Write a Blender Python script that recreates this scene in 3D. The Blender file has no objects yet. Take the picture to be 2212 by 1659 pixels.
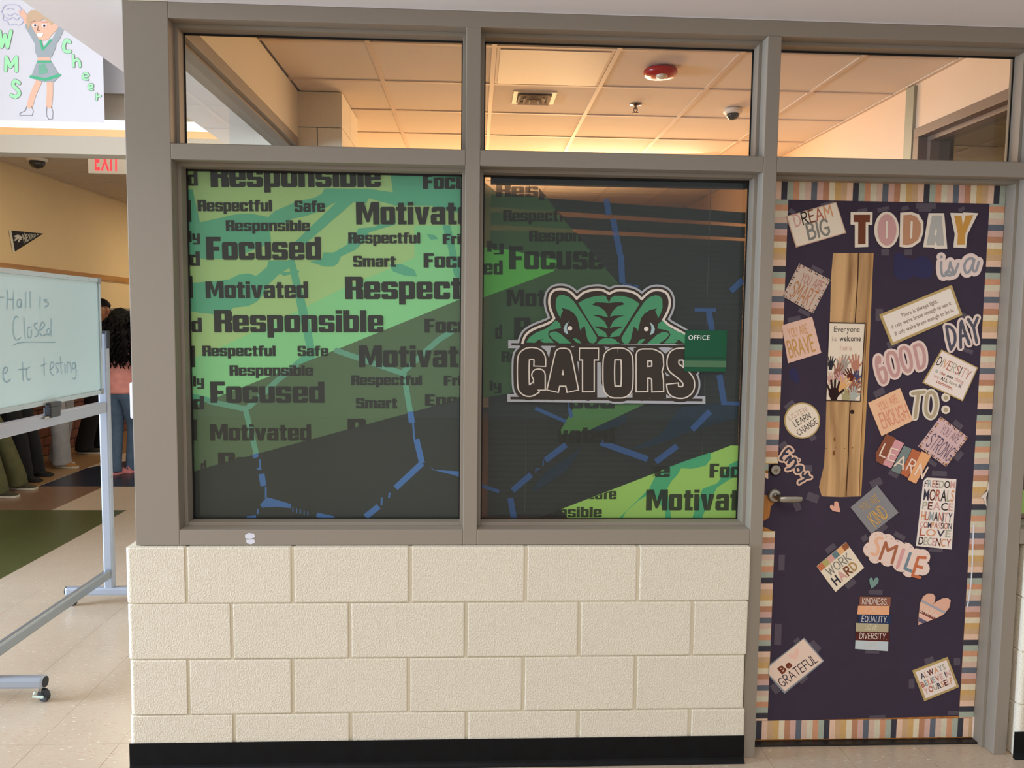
import bpy, math, random
import numpy as np
from mathutils import Matrix, Vector
from mathutils.geometry import delaunay_2d_cdt
random.seed(7)
S = bpy.context.scene
# ------------------------------------------------------------------ camera
W, H, F = 2212, 1659, 1700.0
CP = np.array([0.0262, -2.7704, 1.6153])
_p, _y, _r = [math.radians(a) for a in (-4.580, 2.728, 0.694)]
FW = np.array([math.sin(_y)*math.cos(_p), math.cos(_y)*math.cos(_p), math.sin(_p)])
_r0 = np.array([math.cos(_y), -math.sin(_y), 0.0]); _u0 = np.cross(_r0, FW)
RT = math.cos(_r)*_r0 + math.sin(_r)*_u0
UP = -math.sin(_r)*_r0 + math.cos(_r)*_u0
cd = bpy.data.cameras.new('camera'); cam = bpy.data.objects.new('camera', cd); S.collection.objects.link(cam)
cd.sensor_width = 36.0; cd.lens = F/W*36.0; cd.clip_start = 0.05; cd.clip_end = 200
cam.matrix_world = Matrix(((RT[0], UP[0], -FW[0], CP[0]), (RT[1], UP[1], -FW[1], CP[1]), (RT[2], UP[2], -FW[2], CP[2]), (0, 0, 0, 1)))
S.camera = cam
# ------------------------------------------------------------------ world, lights, exposure
S.view_settings.view_transform = 'Standard'; S.view_settings.look = 'None'
S.view_settings.gamma = 1.0; S.view_settings.use_curve_mapping = False
S.view_settings.exposure = -0.12
wd = bpy.data.worlds.new('world'); S.world = wd; wd.use_nodes = True
bg = wd.node_tree.nodes['Background']; bg.inputs[0].default_value = (0.93, 0.93, 0.96, 1); bg.inputs[1].default_value = 0.70


def area(name, loc, target, sx, sy, power, col):
    l = bpy.data.lights.new(name, 'AREA'); l.shape = 'RECTANGLE'; l.size = sx; l.size_y = sy
    l.energy = power; l.color = col
    o = bpy.data.objects.new(name, l); S.collection.objects.link(o); o.location = loc
    o.rotation_euler = (Vector(target)-Vector(loc)).to_track_quat('-Z', 'Y').to_euler()
    return o


area('daylight_left_windows', (-8.0, -0.5, 1.9), (0, -0.1, 1.5), 2.8, 2.4, 1350, (0.62, 0.78, 1.0))
area('daylight_atrium', (-2.5, -7.0, 7.6), (0.2, 0, 0.9), 7, 4, 390, (1.0, 0.93, 0.85))
area('office_uplight_fill', (0.5, 4.9, 2.0), (0.4, 4.0, 2.93), 1.6, 0.5, 110, (1.0, 0.56, 0.27))  # unseen uplight, added so the office ceiling glows orange
area('office_troffer', (1.2, 3.6, 2.88), (1.0, 2.2, 0), 1.2, 0.6, 75, (1.0, 0.72, 0.48))
area('next_room_fill', (3.2, 1.6, 2.8), (3.9, 1.6, 1.0), 0.8, 0.4, 14, (1.0, 0.86, 0.62))  # added fill without a fixture, brightens the room behind the interior window
area('corridor_lamp', (-3.2, 5.2, 3.12), (-3.4, 5.2, 0), 1.2, 0.6, 22, (1.0, 0.84, 0.58))
area('corridor_lamp_far', (-3.2, 9.0, 3.12), (-3.4, 9.0, 0), 1.2, 0.6, 40, (1.0, 0.84, 0.58))


# ------------------------------------------------------------------ pixel measurements -> points on real planes
def ray(u, v): return FW + RT*(u-W/2)/F - UP*(v-H/2)/F


class Plane:
    def __init__(s, k, val): s.k, s.val = k, val

    def p(s, u, v):
        d = ray(u, v); i = 'XYZ'.index(s.k); q = CP + d*((s.val-CP[i])/d[i])
        return {'Y': (q[0], q[2]), 'X': (q[1], q[2]), 'Z': (q[0], q[1])}[s.k]

    def w(s, a, b, off=0.0):
        return {'Y': (a, s.val-off, b), 'X': (s.val+off, a, b), 'Z': (a, b, s.val+off)}[s.k]

    def ps(s, pts): return [s.p(*q) for q in pts]


def Zm(ox, oy, sc):
    def f(*a):
        if len(a) == 2 and not hasattr(a[0], '__len__'): return (ox+a[0]/sc, oy+a[1]/sc)
        l = a[0]
        if hasattr(l[0], '__len__'): return [(ox+x/sc, oy+y/sc) for x, y in l]
        return [(ox+l[i]/sc, oy+l[i+1]/sc) for i in range(0, len(l), 2)]
    return f


# ------------------------------------------------------------------ materials
def lin(c): return tuple((x/255/12.92 if x/255 <= 0.04045 else ((x/255+0.055)/1.055)**2.4) for x in c)


_M = {}


def mat(name, rgb, rough=0.7, metal=0.0, bump=0.0, bscale=200.0, vary=0.0, vscale=8.0, emit=0.0, alpha=1.0, spec=0.5, bdist=0.002, coat=0.0):
    if name in _M: return _M[name]
    m = bpy.data.materials.new(name); m.use_nodes = True; nt = m.node_tree; N = nt.nodes; L = nt.links
    b = N['Principled BSDF']; c = lin(rgb)
    b.inputs['Base Color'].default_value = (*c, 1); b.inputs['Roughness'].default_value = rough
    b.inputs['Metallic'].default_value = metal; b.inputs['Specular IOR Level'].default_value = spec
    if coat: b.inputs['Coat Weight'].default_value = coat; b.inputs['Coat Roughness'].default_value = 0.15
    if alpha < 1: b.inputs['Alpha'].default_value = alpha
    if emit: b.inputs['Emission Color'].default_value = (*c, 1); b.inputs['Emission Strength'].default_value = emit
    if bump or vary:
        tc = N.new('ShaderNodeTexCoord')
    if bump:
        n = N.new('ShaderNodeTexNoise'); n.inputs['Scale'].default_value = bscale; n.inputs['Detail'].default_value = 3
        L.new(tc.outputs['Object'], n.inputs['Vector'])
        bp = N.new('ShaderNodeBump'); bp.inputs['Strength'].default_value = bump; bp.inputs['Distance'].default_value = bdist
        L.new(n.outputs['Fac'], bp.inputs['Height']); L.new(bp.outputs['Normal'], b.inputs['Normal'])
    if vary:
        n = N.new('ShaderNodeTexNoise'); n.inputs['Scale'].default_value = vscale; n.inputs['Detail'].default_value = 5
        L.new(tc.outputs['Object'], n.inputs['Vector'])
        r = N.new('ShaderNodeValToRGB'); r.color_ramp.elements[0].position = 0.3; r.color_ramp.elements[1].position = 0.7
        r.color_ramp.elements[0].color = (*[x*(1-vary) for x in c], 1); r.color_ramp.elements[1].color = (*[min(1, x*(1+vary)) for x in c], 1)
        L.new(n.outputs['Fac'], r.inputs['Fac']); L.new(r.outputs['Color'], b.inputs['Base Color'])
    _M[name] = m
    return m


def C(r, g, b, rough=0.75):                     # plain ink / paper colour
    return mat('ink_%d_%d_%d' % (r, g, b), (r, g, b), rough, spec=0.3)


def m_vct(name, base, flecks):
    m = mat(name, base, 0.28, spec=0.45); N = m.node_tree.nodes; L = m.node_tree.links; b = N['Principled BSDF']
    g = N.new('ShaderNodeNewGeometry')
    mp = N.new('ShaderNodeMapping'); mp.inputs['Rotation'].default_value = (0, 0, 0.5); mp.inputs['Scale'].default_value = (1, 3.2, 1)
    L.new(g.outputs['Position'], mp.inputs['Vector'])
    last = None; c = lin(base)
    n0 = N.new('ShaderNodeTexNoise'); n0.inputs['Scale'].default_value = 6; n0.inputs['Detail'].default_value = 6
    L.new(g.outputs['Position'], n0.inputs['Vector'])
    r0 = N.new('ShaderNodeValToRGB'); r0.color_ramp.elements[0].color = (*[x*0.9 for x in c], 1); r0.color_ramp.elements[1].color = (*[min(1, x*1.08) for x in c], 1)
    L.new(n0.outputs['Fac'], r0.inputs['Fac']); last = r0.outputs['Color']
    for i, (fc, sc, th) in enumerate(flecks):
        n = N.new('ShaderNodeTexNoise'); n.inputs['Scale'].default_value = sc; n.inputs['Detail'].default_value = 2
        mm = N.new('ShaderNodeMapping'); mm.inputs['Location'].default_value = (7.3*i, 3.1*i, i); L.new(mp.outputs['Vector'], mm.inputs['Vector'])
        L.new(mm.outputs['Vector'], n.inputs['Vector'])
        r = N.new('ShaderNodeValToRGB'); r.color_ramp.elements[0].position = th; r.color_ramp.elements[1].position = th+0.03
        L.new(n.outputs['Fac'], r.inputs['Fac'])
        mx = N.new('ShaderNodeMixRGB'); L.new(r.outputs['Color'], mx.inputs[0]); L.new(last, mx.inputs[1]); mx.inputs[2].default_value = (*lin(fc), 1)
        last = mx.outputs[0]
    L.new(last, b.inputs['Base Color'])
    return m


def m_wood(name, dark, light, scale=(30, 30, 2), rough=0.5):
    m = mat(name, light, rough); N = m.node_tree.nodes; L = m.node_tree.links; b = N['Principled BSDF']
    tc = N.new('ShaderNodeTexCoord'); mp = N.new('ShaderNodeMapping'); mp.inputs['Scale'].default_value = scale
    L.new(tc.outputs['Object'], mp.inputs['Vector'])
    n = N.new('ShaderNodeTexNoise'); n.inputs['Scale'].default_value = 1.5; n.inputs['Detail'].default_value = 8; n.inputs['Distortion'].default_value = 0.6
    L.new(mp.outputs['Vector'], n.inputs['Vector'])
    r = N.new('ShaderNodeValToRGB'); r.color_ramp.elements[0].position = 0.3; r.color_ramp.elements[1].position = 0.62
    r.color_ramp.elements[0].color = (*lin(dark), 1); r.color_ramp.elements[1].color = (*lin(light), 1)
    L.new(n.outputs['Fac'], r.inputs['Fac']); L.new(r.outputs['Color'], b.inputs['Base Color'])
    return m


def m_glass(nm='clear_glass', tint=(0.93, 0.96, 0.94, 1), ior=1.45):
    m = bpy.data.materials.new(nm); m.use_nodes = True; N = m.node_tree.nodes; L = m.node_tree.links; N.clear()
    o = N.new('ShaderNodeOutputMaterial'); mx = N.new('ShaderNodeMixShader'); t = N.new('ShaderNodeBsdfTransparent'); g = N.new('ShaderNodeBsdfGlossy')
    t.inputs[0].default_value = tint; g.inputs['Roughness'].default_value = 0.01
    f = N.new('ShaderNodeFresnel'); f.inputs[0].default_value = ior
    ge = N.new('ShaderNodeNewGeometry'); sb = N.new('ShaderNodeMath'); sb.operation = 'SUBTRACT'; sb.inputs[0].default_value = 1.0; L.new(ge.outputs['Backfacing'], sb.inputs[1])
    ml = N.new('ShaderNodeMath'); ml.operation = 'MULTIPLY'; L.new(f.outputs[0], ml.inputs[0]); L.new(sb.outputs[0], ml.inputs[1])   # no false total reflection inside the thin pane
    L.new(ml.outputs[0], mx.inputs[0]); L.new(t.outputs[0], mx.inputs[1]); L.new(g.outputs[0], mx.inputs[2]); L.new(mx.outputs[0], o.inputs[0])
    return m


def perforate(m, a):                            # perforated window film: printed vinyl with tiny see-through holes
    m.node_tree.nodes['Principled BSDF'].inputs['Alpha'].default_value = a
    return m


FRAME = mat('taupe_painted_metal', (148, 138, 124), 0.5, bump=0.25, bscale=420, bdist=0.0006, spec=0.35)
BLOCK = mat('cream_block_paint', (229, 219, 198), 0.55, bump=0.65, bscale=180, bdist=0.005, vary=0.03, vscale=3, spec=0.35)
MORTAR = mat('cream_joint_paint', (222, 213, 190), 0.6, bump=0.3, bscale=90, bdist=0.002)
RUBBER = mat('black_rubber_base', (7, 9, 12), 0.5, bump=0.1, bscale=40, bdist=0.001, vary=0.5, vscale=20, spec=0.22)
SOFFIT = mat('soffit_paint', (232, 226, 224), 0.85)
GLASS = m_glass()
GASKET = mat('black_gasket', (16, 14, 14), 0.6)
VCT = m_vct('beige_speckled_tile', (190, 171, 148), [((186, 158, 136), 34, 0.60), ((220, 206, 188), 40, 0.66), ((150, 128, 112), 52, 0.70)])
VGREEN = m_vct('green_tile', (84, 88, 52), [((68, 72, 40), 30, 0.55)])
VBROWN = m_vct('brown_tile', (128, 100, 80), [((112, 86, 66), 30, 0.55)])
VNAVY = m_vct('navy_tile', (42, 48, 62), [((30, 34, 46), 30, 0.55)])
VTAN = m_vct('tan_tile', (150, 116, 78), [((130, 100, 66), 30, 0.55)])
STEEL = mat('satin_steel', (176, 170, 158), 0.3, metal=1.0)
ALU = mat('pale_aluminium', (164, 170, 180), 0.35, metal=0.35)
PAPER = mat('white_paper', (240, 226, 210), 0.8)
TAPE = mat('clear_tape', (150, 140, 150), 0.25, alpha=0.28)


# ------------------------------------------------------------------ mesh building
WL = {}


class GB:
    def __init__(s): s.v, s.f, s.mi, s.m = [], [], [], []; s.nf = 0

    def M(s, m):
        if m not in s.m: s.m.append(m)
        return s.m.index(m)

    def face(s, pts, m):
        n = len(s.v); s.v += [tuple(p) for p in pts]; s.f.append(tuple(range(n, n+len(pts)))); s.mi.append(s.M(m))

    def raw(s, V, Fc, m):
        n = len(s.v); s.v += [tuple(p) for p in V]; k = s.M(m)
        for f in Fc: s.f.append(tuple(n+i for i in f)); s.mi.append(k)

    def box(s, a, b, m, bev=0.0):
        x0, y0, z0 = a; x1, y1, z1 = b
        if bev <= 0:
            V = [(x, y, z) for x in (x0, x1) for y in (y0, y1) for z in (z0, z1)]
            s.raw(V, [(0, 1, 3, 2), (4, 6, 7, 5), (0, 4, 5, 1), (2, 3, 7, 6), (0, 2, 6, 4), (1, 5, 7, 3)], m); return
        import bmesh
        bm = bmesh.new(); bmesh.ops.create_cube(bm, size=1)
        for v in bm.verts: v.co = Vector(((x0+x1)/2+v.co.x*(x1-x0), (y0+y1)/2+v.co.y*(y1-y0), (z0+z1)/2+v.co.z*(z1-z0)))
        bmesh.ops.bevel(bm, geom=bm.edges[:], offset=bev, segments=2, affect='EDGES', profile=0.6)
        bm.verts.index_update(); s.raw([v.co for v in bm.verts], [[v.index for v in f.verts] for f in bm.faces], m); bm.free()

    def tube(s, pts, r, m, n=12, closed_caps=True, flat=None):
        """round or oval tube through 3D pts; r: number, list or (ra, rb) pairs"""
        P = [np.array(p, float) for p in pts]; rings = []; prev = None
        for i, p in enumerate(P):
            t = (P[min(i+1, len(P)-1)]-P[max(i-1, 0)]); t = t/(np.linalg.norm(t)+1e-9)
            if prev is None:
                a = np.array([0, 0, 1.0]) if abs(t[2]) < 0.9 else np.array([1.0, 0, 0])
            else: a = prev
            b = np.cross(t, a); b /= np.linalg.norm(b)+1e-9; a2 = np.cross(b, t); prev = a2
            rr = r[i] if isinstance(r, (list, tuple)) else r
            ra, rb = rr if isinstance(rr, (list, tuple)) else (rr, rr)
            rings.append([p + a2*ra*math.cos(q*2*math.pi/n) + b*rb*math.sin(q*2*math.pi/n) for q in range(n)])
        V = [q for g in rings for q in g]; Fc = []
        for i in range(len(P)-1):
            for k in range(n): Fc.append((i*n+k, i*n+(k+1) % n, (i+1)*n+(k+1) % n, (i+1)*n+k))
        if closed_caps: Fc += [tuple(range(n))[::-1], tuple(range((len(P)-1)*n, len(P)*n))]
        s.raw(V, Fc, m)

    def lathe(s, prof, c, axis, m, n=32):
        """prof: (radius, distance along axis)"""
        ax = Vector(axis).normalized(); u = ax.orthogonal().normalized(); w = ax.cross(u); c = Vector(c)
        V = []; Fc = []
        for r, h in prof:
            for k in range(n):
                a = 2*math.pi*k/n; V.append(c+ax*h+(u*math.cos(a)+w*math.sin(a))*max(r, 1e-5))
        for i in range(len(prof)-1):
            for k in range(n): Fc.append((i*n+k, i*n+(k+1) % n, (i+1)*n+(k+1) % n, (i+1)*n+k))
        Fc += [tuple(range(n))[::-1], tuple(range((len(prof)-1)*n, len(prof)*n))]
        s.raw(V, Fc, m)

    def flat(s, polys, pl, m, off=0.0, thick=0.0, union=True, clips=None):
        if clips:
            polys = [q for q in (clip(p, clips) for p in polys) if len(q) > 2]
        if not polys: return
        if union: off += s.nf*2e-5; s.nf = min(s.nf+1, 12)
        if union:
            V2, F2 = cdt_union(polys)
        else:
            V2, F2 = [], []
            for p in polys:
                n = len(V2); V2 += p; F2.append(tuple(range(n, n+len(p))))
        if not F2: return
        V = [pl.w(a, b, off) for a, b in V2]
        # orientation: counter-clockwise in 2D faces the viewer
        def ccw(f):
            A = sum(V2[f[i]][0]*V2[f[(i+1) % len(f)]][1]-V2[f[(i+1) % len(f)]][0]*V2[f[i]][1] for i in range(len(f)))
            return f if A > 0 else f[::-1]
        F2 = [tuple(ccw(f)) for f in F2]
        s.raw(V, F2, m)
        if thick > 0:
            E = {}
            for f in F2:
                for i in range(len(f)):
                    e = (f[i], f[(i+1) % len(f)])
                    if (e[1], e[0]) in E: del E[(e[1], e[0])]
                    else: E[e] = 1
            B = [pl.w(a, b, off-thick) for a, b in V2]; n = len(V)
            s.raw(V+B, [(b, a, a+n, b+n) for a, b in E], m)

    def split(s, name, parent):
        """build every loose piece as a part of its own"""
        par = list(range(len(s.v)))
        def find(i):
            while par[i] != i: par[i] = par[par[i]]; i = par[i]
            return i
        for f in s.f:
            for i in f[1:]: par[find(i)] = find(f[0])
        groups = {}
        for f, mi in zip(s.f, s.mi): groups.setdefault(find(f[0]), []).append((f, mi))
        for fs in groups.values():
            g = GB(); ids = {}
            for f, mi in fs:
                for i in f:
                    if i not in ids: ids[i] = len(g.v); g.v.append(s.v[i])
                g.f.append(tuple(ids[i] for i in f)); g.mi.append(mi)
            g.m = s.m; g.build(name, parent)

    def build(s, name, parent=None, label=None, cat=None, group=None, kind=None, smooth=False, origin=None):
        me = bpy.data.meshes.new(name)
        if origin is None:
            A = np.array(s.v); mn, mx = A.min(0), A.max(0); origin = ((mn[0]+mx[0])/2, (mn[1]+mx[1])/2, mn[2])
        me.from_pydata([(x-origin[0], y-origin[1], z-origin[2]) for x, y, z in s.v], [], s.f)
        for m in s.m: me.materials.append(m)
        me.polygons.foreach_set('material_index', s.mi)
        if smooth: me.polygons.foreach_set('use_smooth', [True]*len(s.f))
        me.update()
        o = bpy.data.objects.new(name, me); S.collection.objects.link(o)
        place(o, origin, parent); tag(o, label, cat, group, kind)
        return o


def place(o, w, parent):
    WL[o.name] = tuple(w)
    if parent is not None:
        o.parent = parent; p = WL[parent.name]; o.location = (w[0]-p[0], w[1]-p[1], w[2]-p[2])
    else: o.location = w


def tag(o, label=None, cat=None, group=None, kind=None):
    if label: o['label'] = label
    if cat: o['category'] = cat
    if group: o['group'] = group
    if kind: o['kind'] = kind
    return o


def empty(name, loc, label=None, cat=None, group=None, kind=None, parent=None):
    o = bpy.data.objects.new(name, None); S.collection.objects.link(o); o.empty_display_size = 0.1
    place(o, loc, parent); tag(o, label, cat, group, kind)
    return o


# ------------------------------------------------------------------ 2D shapes
def inside(F2, V2, polys, holes=()):
    if not F2: return []
    VA = np.array(V2); c = np.array([VA[list(f)].mean(0) for f in F2])
    def test(ps):
        r = np.zeros(len(c), bool)
        for q in ps:
            q = np.array(q); m = (c[:, 0] >= q[:, 0].min()) & (c[:, 0] <= q[:, 0].max()) & (c[:, 1] >= q[:, 1].min()) & (c[:, 1] <= q[:, 1].max()) & ~r
            if not m.any(): continue
            x, y = c[m, 0], c[m, 1]; w = np.zeros(len(x), int); p = np.roll(q, 1, 0)
            for (ax, ay), (bx, by) in zip(p, q):
                s = (bx-ax)*(y-ay)-(by-ay)*(x-ax)
                w += ((ay <= y) & (by > y) & (s > 0)).astype(int); w -= ((ay > y) & (by <= y) & (s < 0)).astype(int)
            r[np.where(m)[0][w != 0]] = True
        return r
    k = test(polys)
    if holes: k &= ~test(holes)
    return [f for f, a in zip(F2, k) if a]


def cdt_union(polys):
    allp = [p for q in polys for p in q]
    cx = sum(p[0] for p in allp)/len(allp); cy = sum(p[1] for p in allp)/len(allp); K = 100.0
    V = []; Fs = []
    for q in polys:
        if sum(q[i-1][0]*q[i][1]-q[i][0]*q[i-1][1] for i in range(len(q))) < 0: q = q[::-1]
        n = len(V); V += [Vector(((x-cx)*K, (y-cy)*K)) for x, y in q]; Fs.append(list(range(n, n+len(q))))
    r = delaunay_2d_cdt(V, [], Fs, 0, 1e-5)
    V2 = [(v.x/K+cx, v.y/K+cy) for v in r[0]]
    return V2, inside([tuple(f) for f in r[2]], V2, polys)


def clip(poly, planes):
    """clip by half-planes given as (p, q): keep the left side of p->q"""
    for (ax, ay), (bx, by) in planes:
        out = []; n = len(poly)
        d = [(bx-ax)*(y-ay)-(by-ay)*(x-ax) for x, y in poly]
        for i in range(n):
            j = (i+1) % n
            if d[i] >= 0: out.append(poly[i])
            if (d[i] >= 0) != (d[j] >= 0):
                t = d[i]/(d[i]-d[j]); out.append((poly[i][0]+t*(poly[j][0]-poly[i][0]), poly[i][1]+t*(poly[j][1]-poly[i][1])))
        poly = out
        if len(poly) < 3: return []
    return poly


def disc(c, r, n=12, ry=None):
    ry = ry or r
    return [(c[0]+r*math.cos(2*math.pi*k/n), c[1]+ry*math.sin(2*math.pi*k/n)) for k in range(n)]


def smoothp(P, k=5):
    out = []
    for i in range(len(P)-1):
        p0 = P[max(i-1, 0)]; p1 = P[i]; p2 = P[i+1]; p3 = P[min(i+2, len(P)-1)]
        for j in range(k):
            t = j/k
            out.append(tuple(0.5*((2*p1[a])+(-p0[a]+p2[a])*t+(2*p0[a]-5*p1[a]+4*p2[a]-p3[a])*t*t+(-p0[a]+3*p1[a]-3*p2[a]+p3[a])*t**3) for a in (0, 1)))
    return out+[P[-1]]


def ribbon(P, w, cap='round', ext=0.0):
    """polyline -> convex polygons that together make a stroke of width w"""
    P = [p for i, p in enumerate(P) if i == 0 or math.dist(p, P[i-1]) > 1e-7]
    out = []
    if len(P) < 2: return [disc(P[0], w/2, 14)] if P else []
    h = w/2; P = list(P)
    if cap == 'butt' and ext:
        a, b = P[0], P[1]; d = math.dist(a, b); P[0] = (a[0]-(b[0]-a[0])/d*ext, a[1]-(b[1]-a[1])/d*ext)
        a, b = P[-1], P[-2]; d = math.dist(a, b); P[-1] = (a[0]-(b[0]-a[0])/d*ext, a[1]-(b[1]-a[1])/d*ext)
    for i in range(len(P)-1):
        (x0, y0), (x1, y1) = P[i], P[i+1]; d = math.dist(P[i], P[i+1]); nx, ny = -(y1-y0)/d*h, (x1-x0)/d*h
        out.append([(x0+nx, y0+ny), (x0-nx, y0-ny), (x1-nx, y1-ny), (x1+nx, y1+ny)])
    rng = range(0, len(P)) if cap == 'round' else range(1, len(P)-1)
    for i in rng:
        if 0 < i < len(P)-1:
            a = np.subtract(P[i], P[i-1]); b = np.subtract(P[i+1], P[i])
            c = (a@b)/(np.linalg.norm(a)*np.linalg.norm(b))
            if c > 0.93:                         # shallow bend: two wedges close the joint
                for sg in (1, -1):
                    n1 = np.array([-a[1], a[0]])/np.linalg.norm(a)*h*sg; n2 = np.array([-b[1], b[0]])/np.linalg.norm(b)*h*sg
                    if np.linalg.norm(n1-n2) > 1e-9: out.append([tuple(np.array(P[i])-(n1+n2)*.05), tuple(P[i]+n1), tuple(P[i]+n2)])
                continue
        out.append(disc(P[i], h, 12))
    return out


HAND = {  # single-line letters: width | strokes (x y pairs in 1/100 of the cap height; ~ = smooth)
 'A': '72|0 0 36 100 72 0|13 34 60 34', 'B': '58|0 0 0 100|~0 100 35 98 48 78 35 56 0 53|~0 53 40 52 58 28 42 4 0 0',
 'C': '62|~60 82 38 100 12 84 0 50 12 14 38 0 62 16', 'D': '62|0 0 0 100|~0 100 40 92 62 52 44 10 0 0',
 'E': '50|50 100 0 100 0 0 50 0|0 52 42 52', 'F': '50|50 100 0 100 0 0|0 52 40 52',
 'G': '66|~62 84 40 100 12 84 0 48 14 12 40 0 64 16|64 16 64 44 38 44', 'H': '60|0 0 0 100|60 0 60 100|0 50 60 50',
 'I': '4|2 0 2 100', 'J': '40|~40 100 40 20 20 0 0 18', 'K': '58|0 0 0 100|54 100 0 42|14 56 58 0', 'L': '46|0 100 0 0 46 0',
 'M': '78|0 0 6 100 39 36 72 100 78 0', 'N': '60|0 0 0 100 60 0 60 100', 'O': '68|~34 100 8 82 0 50 8 16 34 0 60 16 68 50 60 82 34 100',
 'P': '54|0 0 0 100|~0 100 40 98 54 76 40 52 0 48', 'Q': '70|~34 100 8 82 0 50 8 16 34 0 60 16 68 50 60 82 34 100|44 22 70 -8',
 'R': '58|0 0 0 100|~0 100 40 98 54 76 40 54 0 50|20 50 58 0', 'S': '54|~52 86 30 100 6 88 6 66 30 52 52 38 52 12 26 0 0 14',
 'T': '64|0 100 64 100|32 100 32 0', 'U': '60|~0 100 0 30 12 4 30 0 48 4 60 30 60 100', 'V': '66|0 100 33 0 66 100',
 'W': '92|0 100 24 0 46 80 68 0 92 100', 'Y': '62|0 100 31 48 62 100|31 48 31 0', '.': '6|2 0 5 3', ':': '6|3 5 4 6|3 60 4 61', '-': '26|0 45 26 45', ' ': '34|',
 'a': '46|~44 60 20 66 2 44 4 12 24 0 44 18|44 66 44 0', 'c': '42|~42 56 22 66 2 46 2 18 20 0 42 10', 'd': '46|~44 54 22 66 2 44 4 12 24 0 44 18|44 104 44 0',
 'e': '46|~2 34 44 38 38 62 18 66 2 44 4 12 24 0 46 10', 'g': '44|~42 56 20 66 2 46 4 22 24 14 42 30|~42 64 42 -10 26 -34 6 -26', 'h': '42|0 0 0 100|~0 44 20 66 38 56 42 40 42 0',
 'i': '4|2 0 2 62|1 82 3 84', 'l': '4|2 0 2 102', 'n': '42|0 0 0 64|~0 42 20 66 38 56 42 40 42 0', 'o': '46|~23 66 4 52 0 32 6 8 23 0 40 8 46 32 42 52 23 66',
 'r': '32|0 0 0 64|~0 38 14 62 32 62', 's': '38|~36 56 20 66 4 54 14 38 32 26 34 8 16 0 0 8', 't': '36|16 98 16 8 24 0|0 64 36 64',
}
BLK = {  # heavy slab letters as rectangles (percent), capital C = chamfered corner flags tl tr br bl
 'a': '66|40 0 66 78 tr|4 60 40 78 tl|4 54 26 60|0 0 26 47 tlbl|26 33 40 47|26 0 40 14', 'b': '66|0 0 26 100|40 0 66 78 trbr|26 61 40 78|26 0 40 17',
 'c': '66|0 0 26 78 tlbl|26 61 40 78|26 0 40 17|40 49 66 78 tr|40 0 66 30 br', 'd': '66|40 0 66 100|0 0 26 78 tlbl|26 61 40 78|26 0 40 17',
 'e': '66|0 0 26 78 tlbl|26 63 40 78|26 31 40 44|26 0 40 15|40 31 66 78 tr|40 0 66 24 br', 'f': '48|8 0 34 100 tl|34 84 50 100|0 60 8 76|34 60 48 76',
 'i': '26|0 0 26 78|0 84 26 100', 'l': '26|0 0 26 100', 'm': '98|0 0 26 78|26 61 36 78|36 0 62 78 tr|62 61 72 76|72 0 98 78 tr', 'n': '66|0 0 26 78|26 61 40 78|40 0 66 78 tr',
 'o': '66|0 0 26 78 tlbl|26 61 40 78|26 0 40 17|40 0 66 78 trbr', 'p': '66|0 -24 26 78|26 61 40 78|26 0 40 17|40 0 66 78 trbr', 'r': '44|0 0 26 78|26 54 44 78',
 's': '66|0 32 26 78 tlbl|26 63 40 78|40 54 66 78 tr|26 32 40 45|40 0 66 45 trbr|26 0 40 15|0 0 26 23 bl', 't': '46|8 0 34 96|34 0 46 17|0 61 8 78|34 61 46 78',
 'u': '66|0 0 26 78 bl|26 0 40 17|40 0 66 78 br', 'y': '66|0 16 26 78 bl|26 16 40 32|40 -24 66 78 br|6 -24 40 -10',
 'F': '62|0 0 30 100|30 82 62 100|30 40 56 57', 'R': '72|0 0 30 100|30 84 44 100|30 40 44 56|44 48 74 100 trbr|44 0 74 48 tr', 'E': '62|0 0 30 100|30 82 62 100|30 41 56 57|30 0 62 18',
 'S': '72|0 42 28 100 tlbl|28 84 44 100|44 70 72 100 tr|28 42 44 58|44 0 72 58 trbr|28 0 44 16|0 0 28 28 bl', 'M': '104|0 0 28 100|76 0 104 100', 'v': '68|', 'V': '74|', ' ': '30|',
}
BX = {'M': [[(28, 100), (28, 62), (46, 10), (52, 10), (52, 45), (36, 100)], [(76, 100), (68, 100), (52, 45), (52, 10), (58, 10), (76, 62)]],
      'v': [[(0, 78), (20, 0), (48, 0), (34, 24), (27, 78)], [(68, 78), (41, 78), (34, 24), (20, 0), (48, 0)]]}
_G = {}


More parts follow.
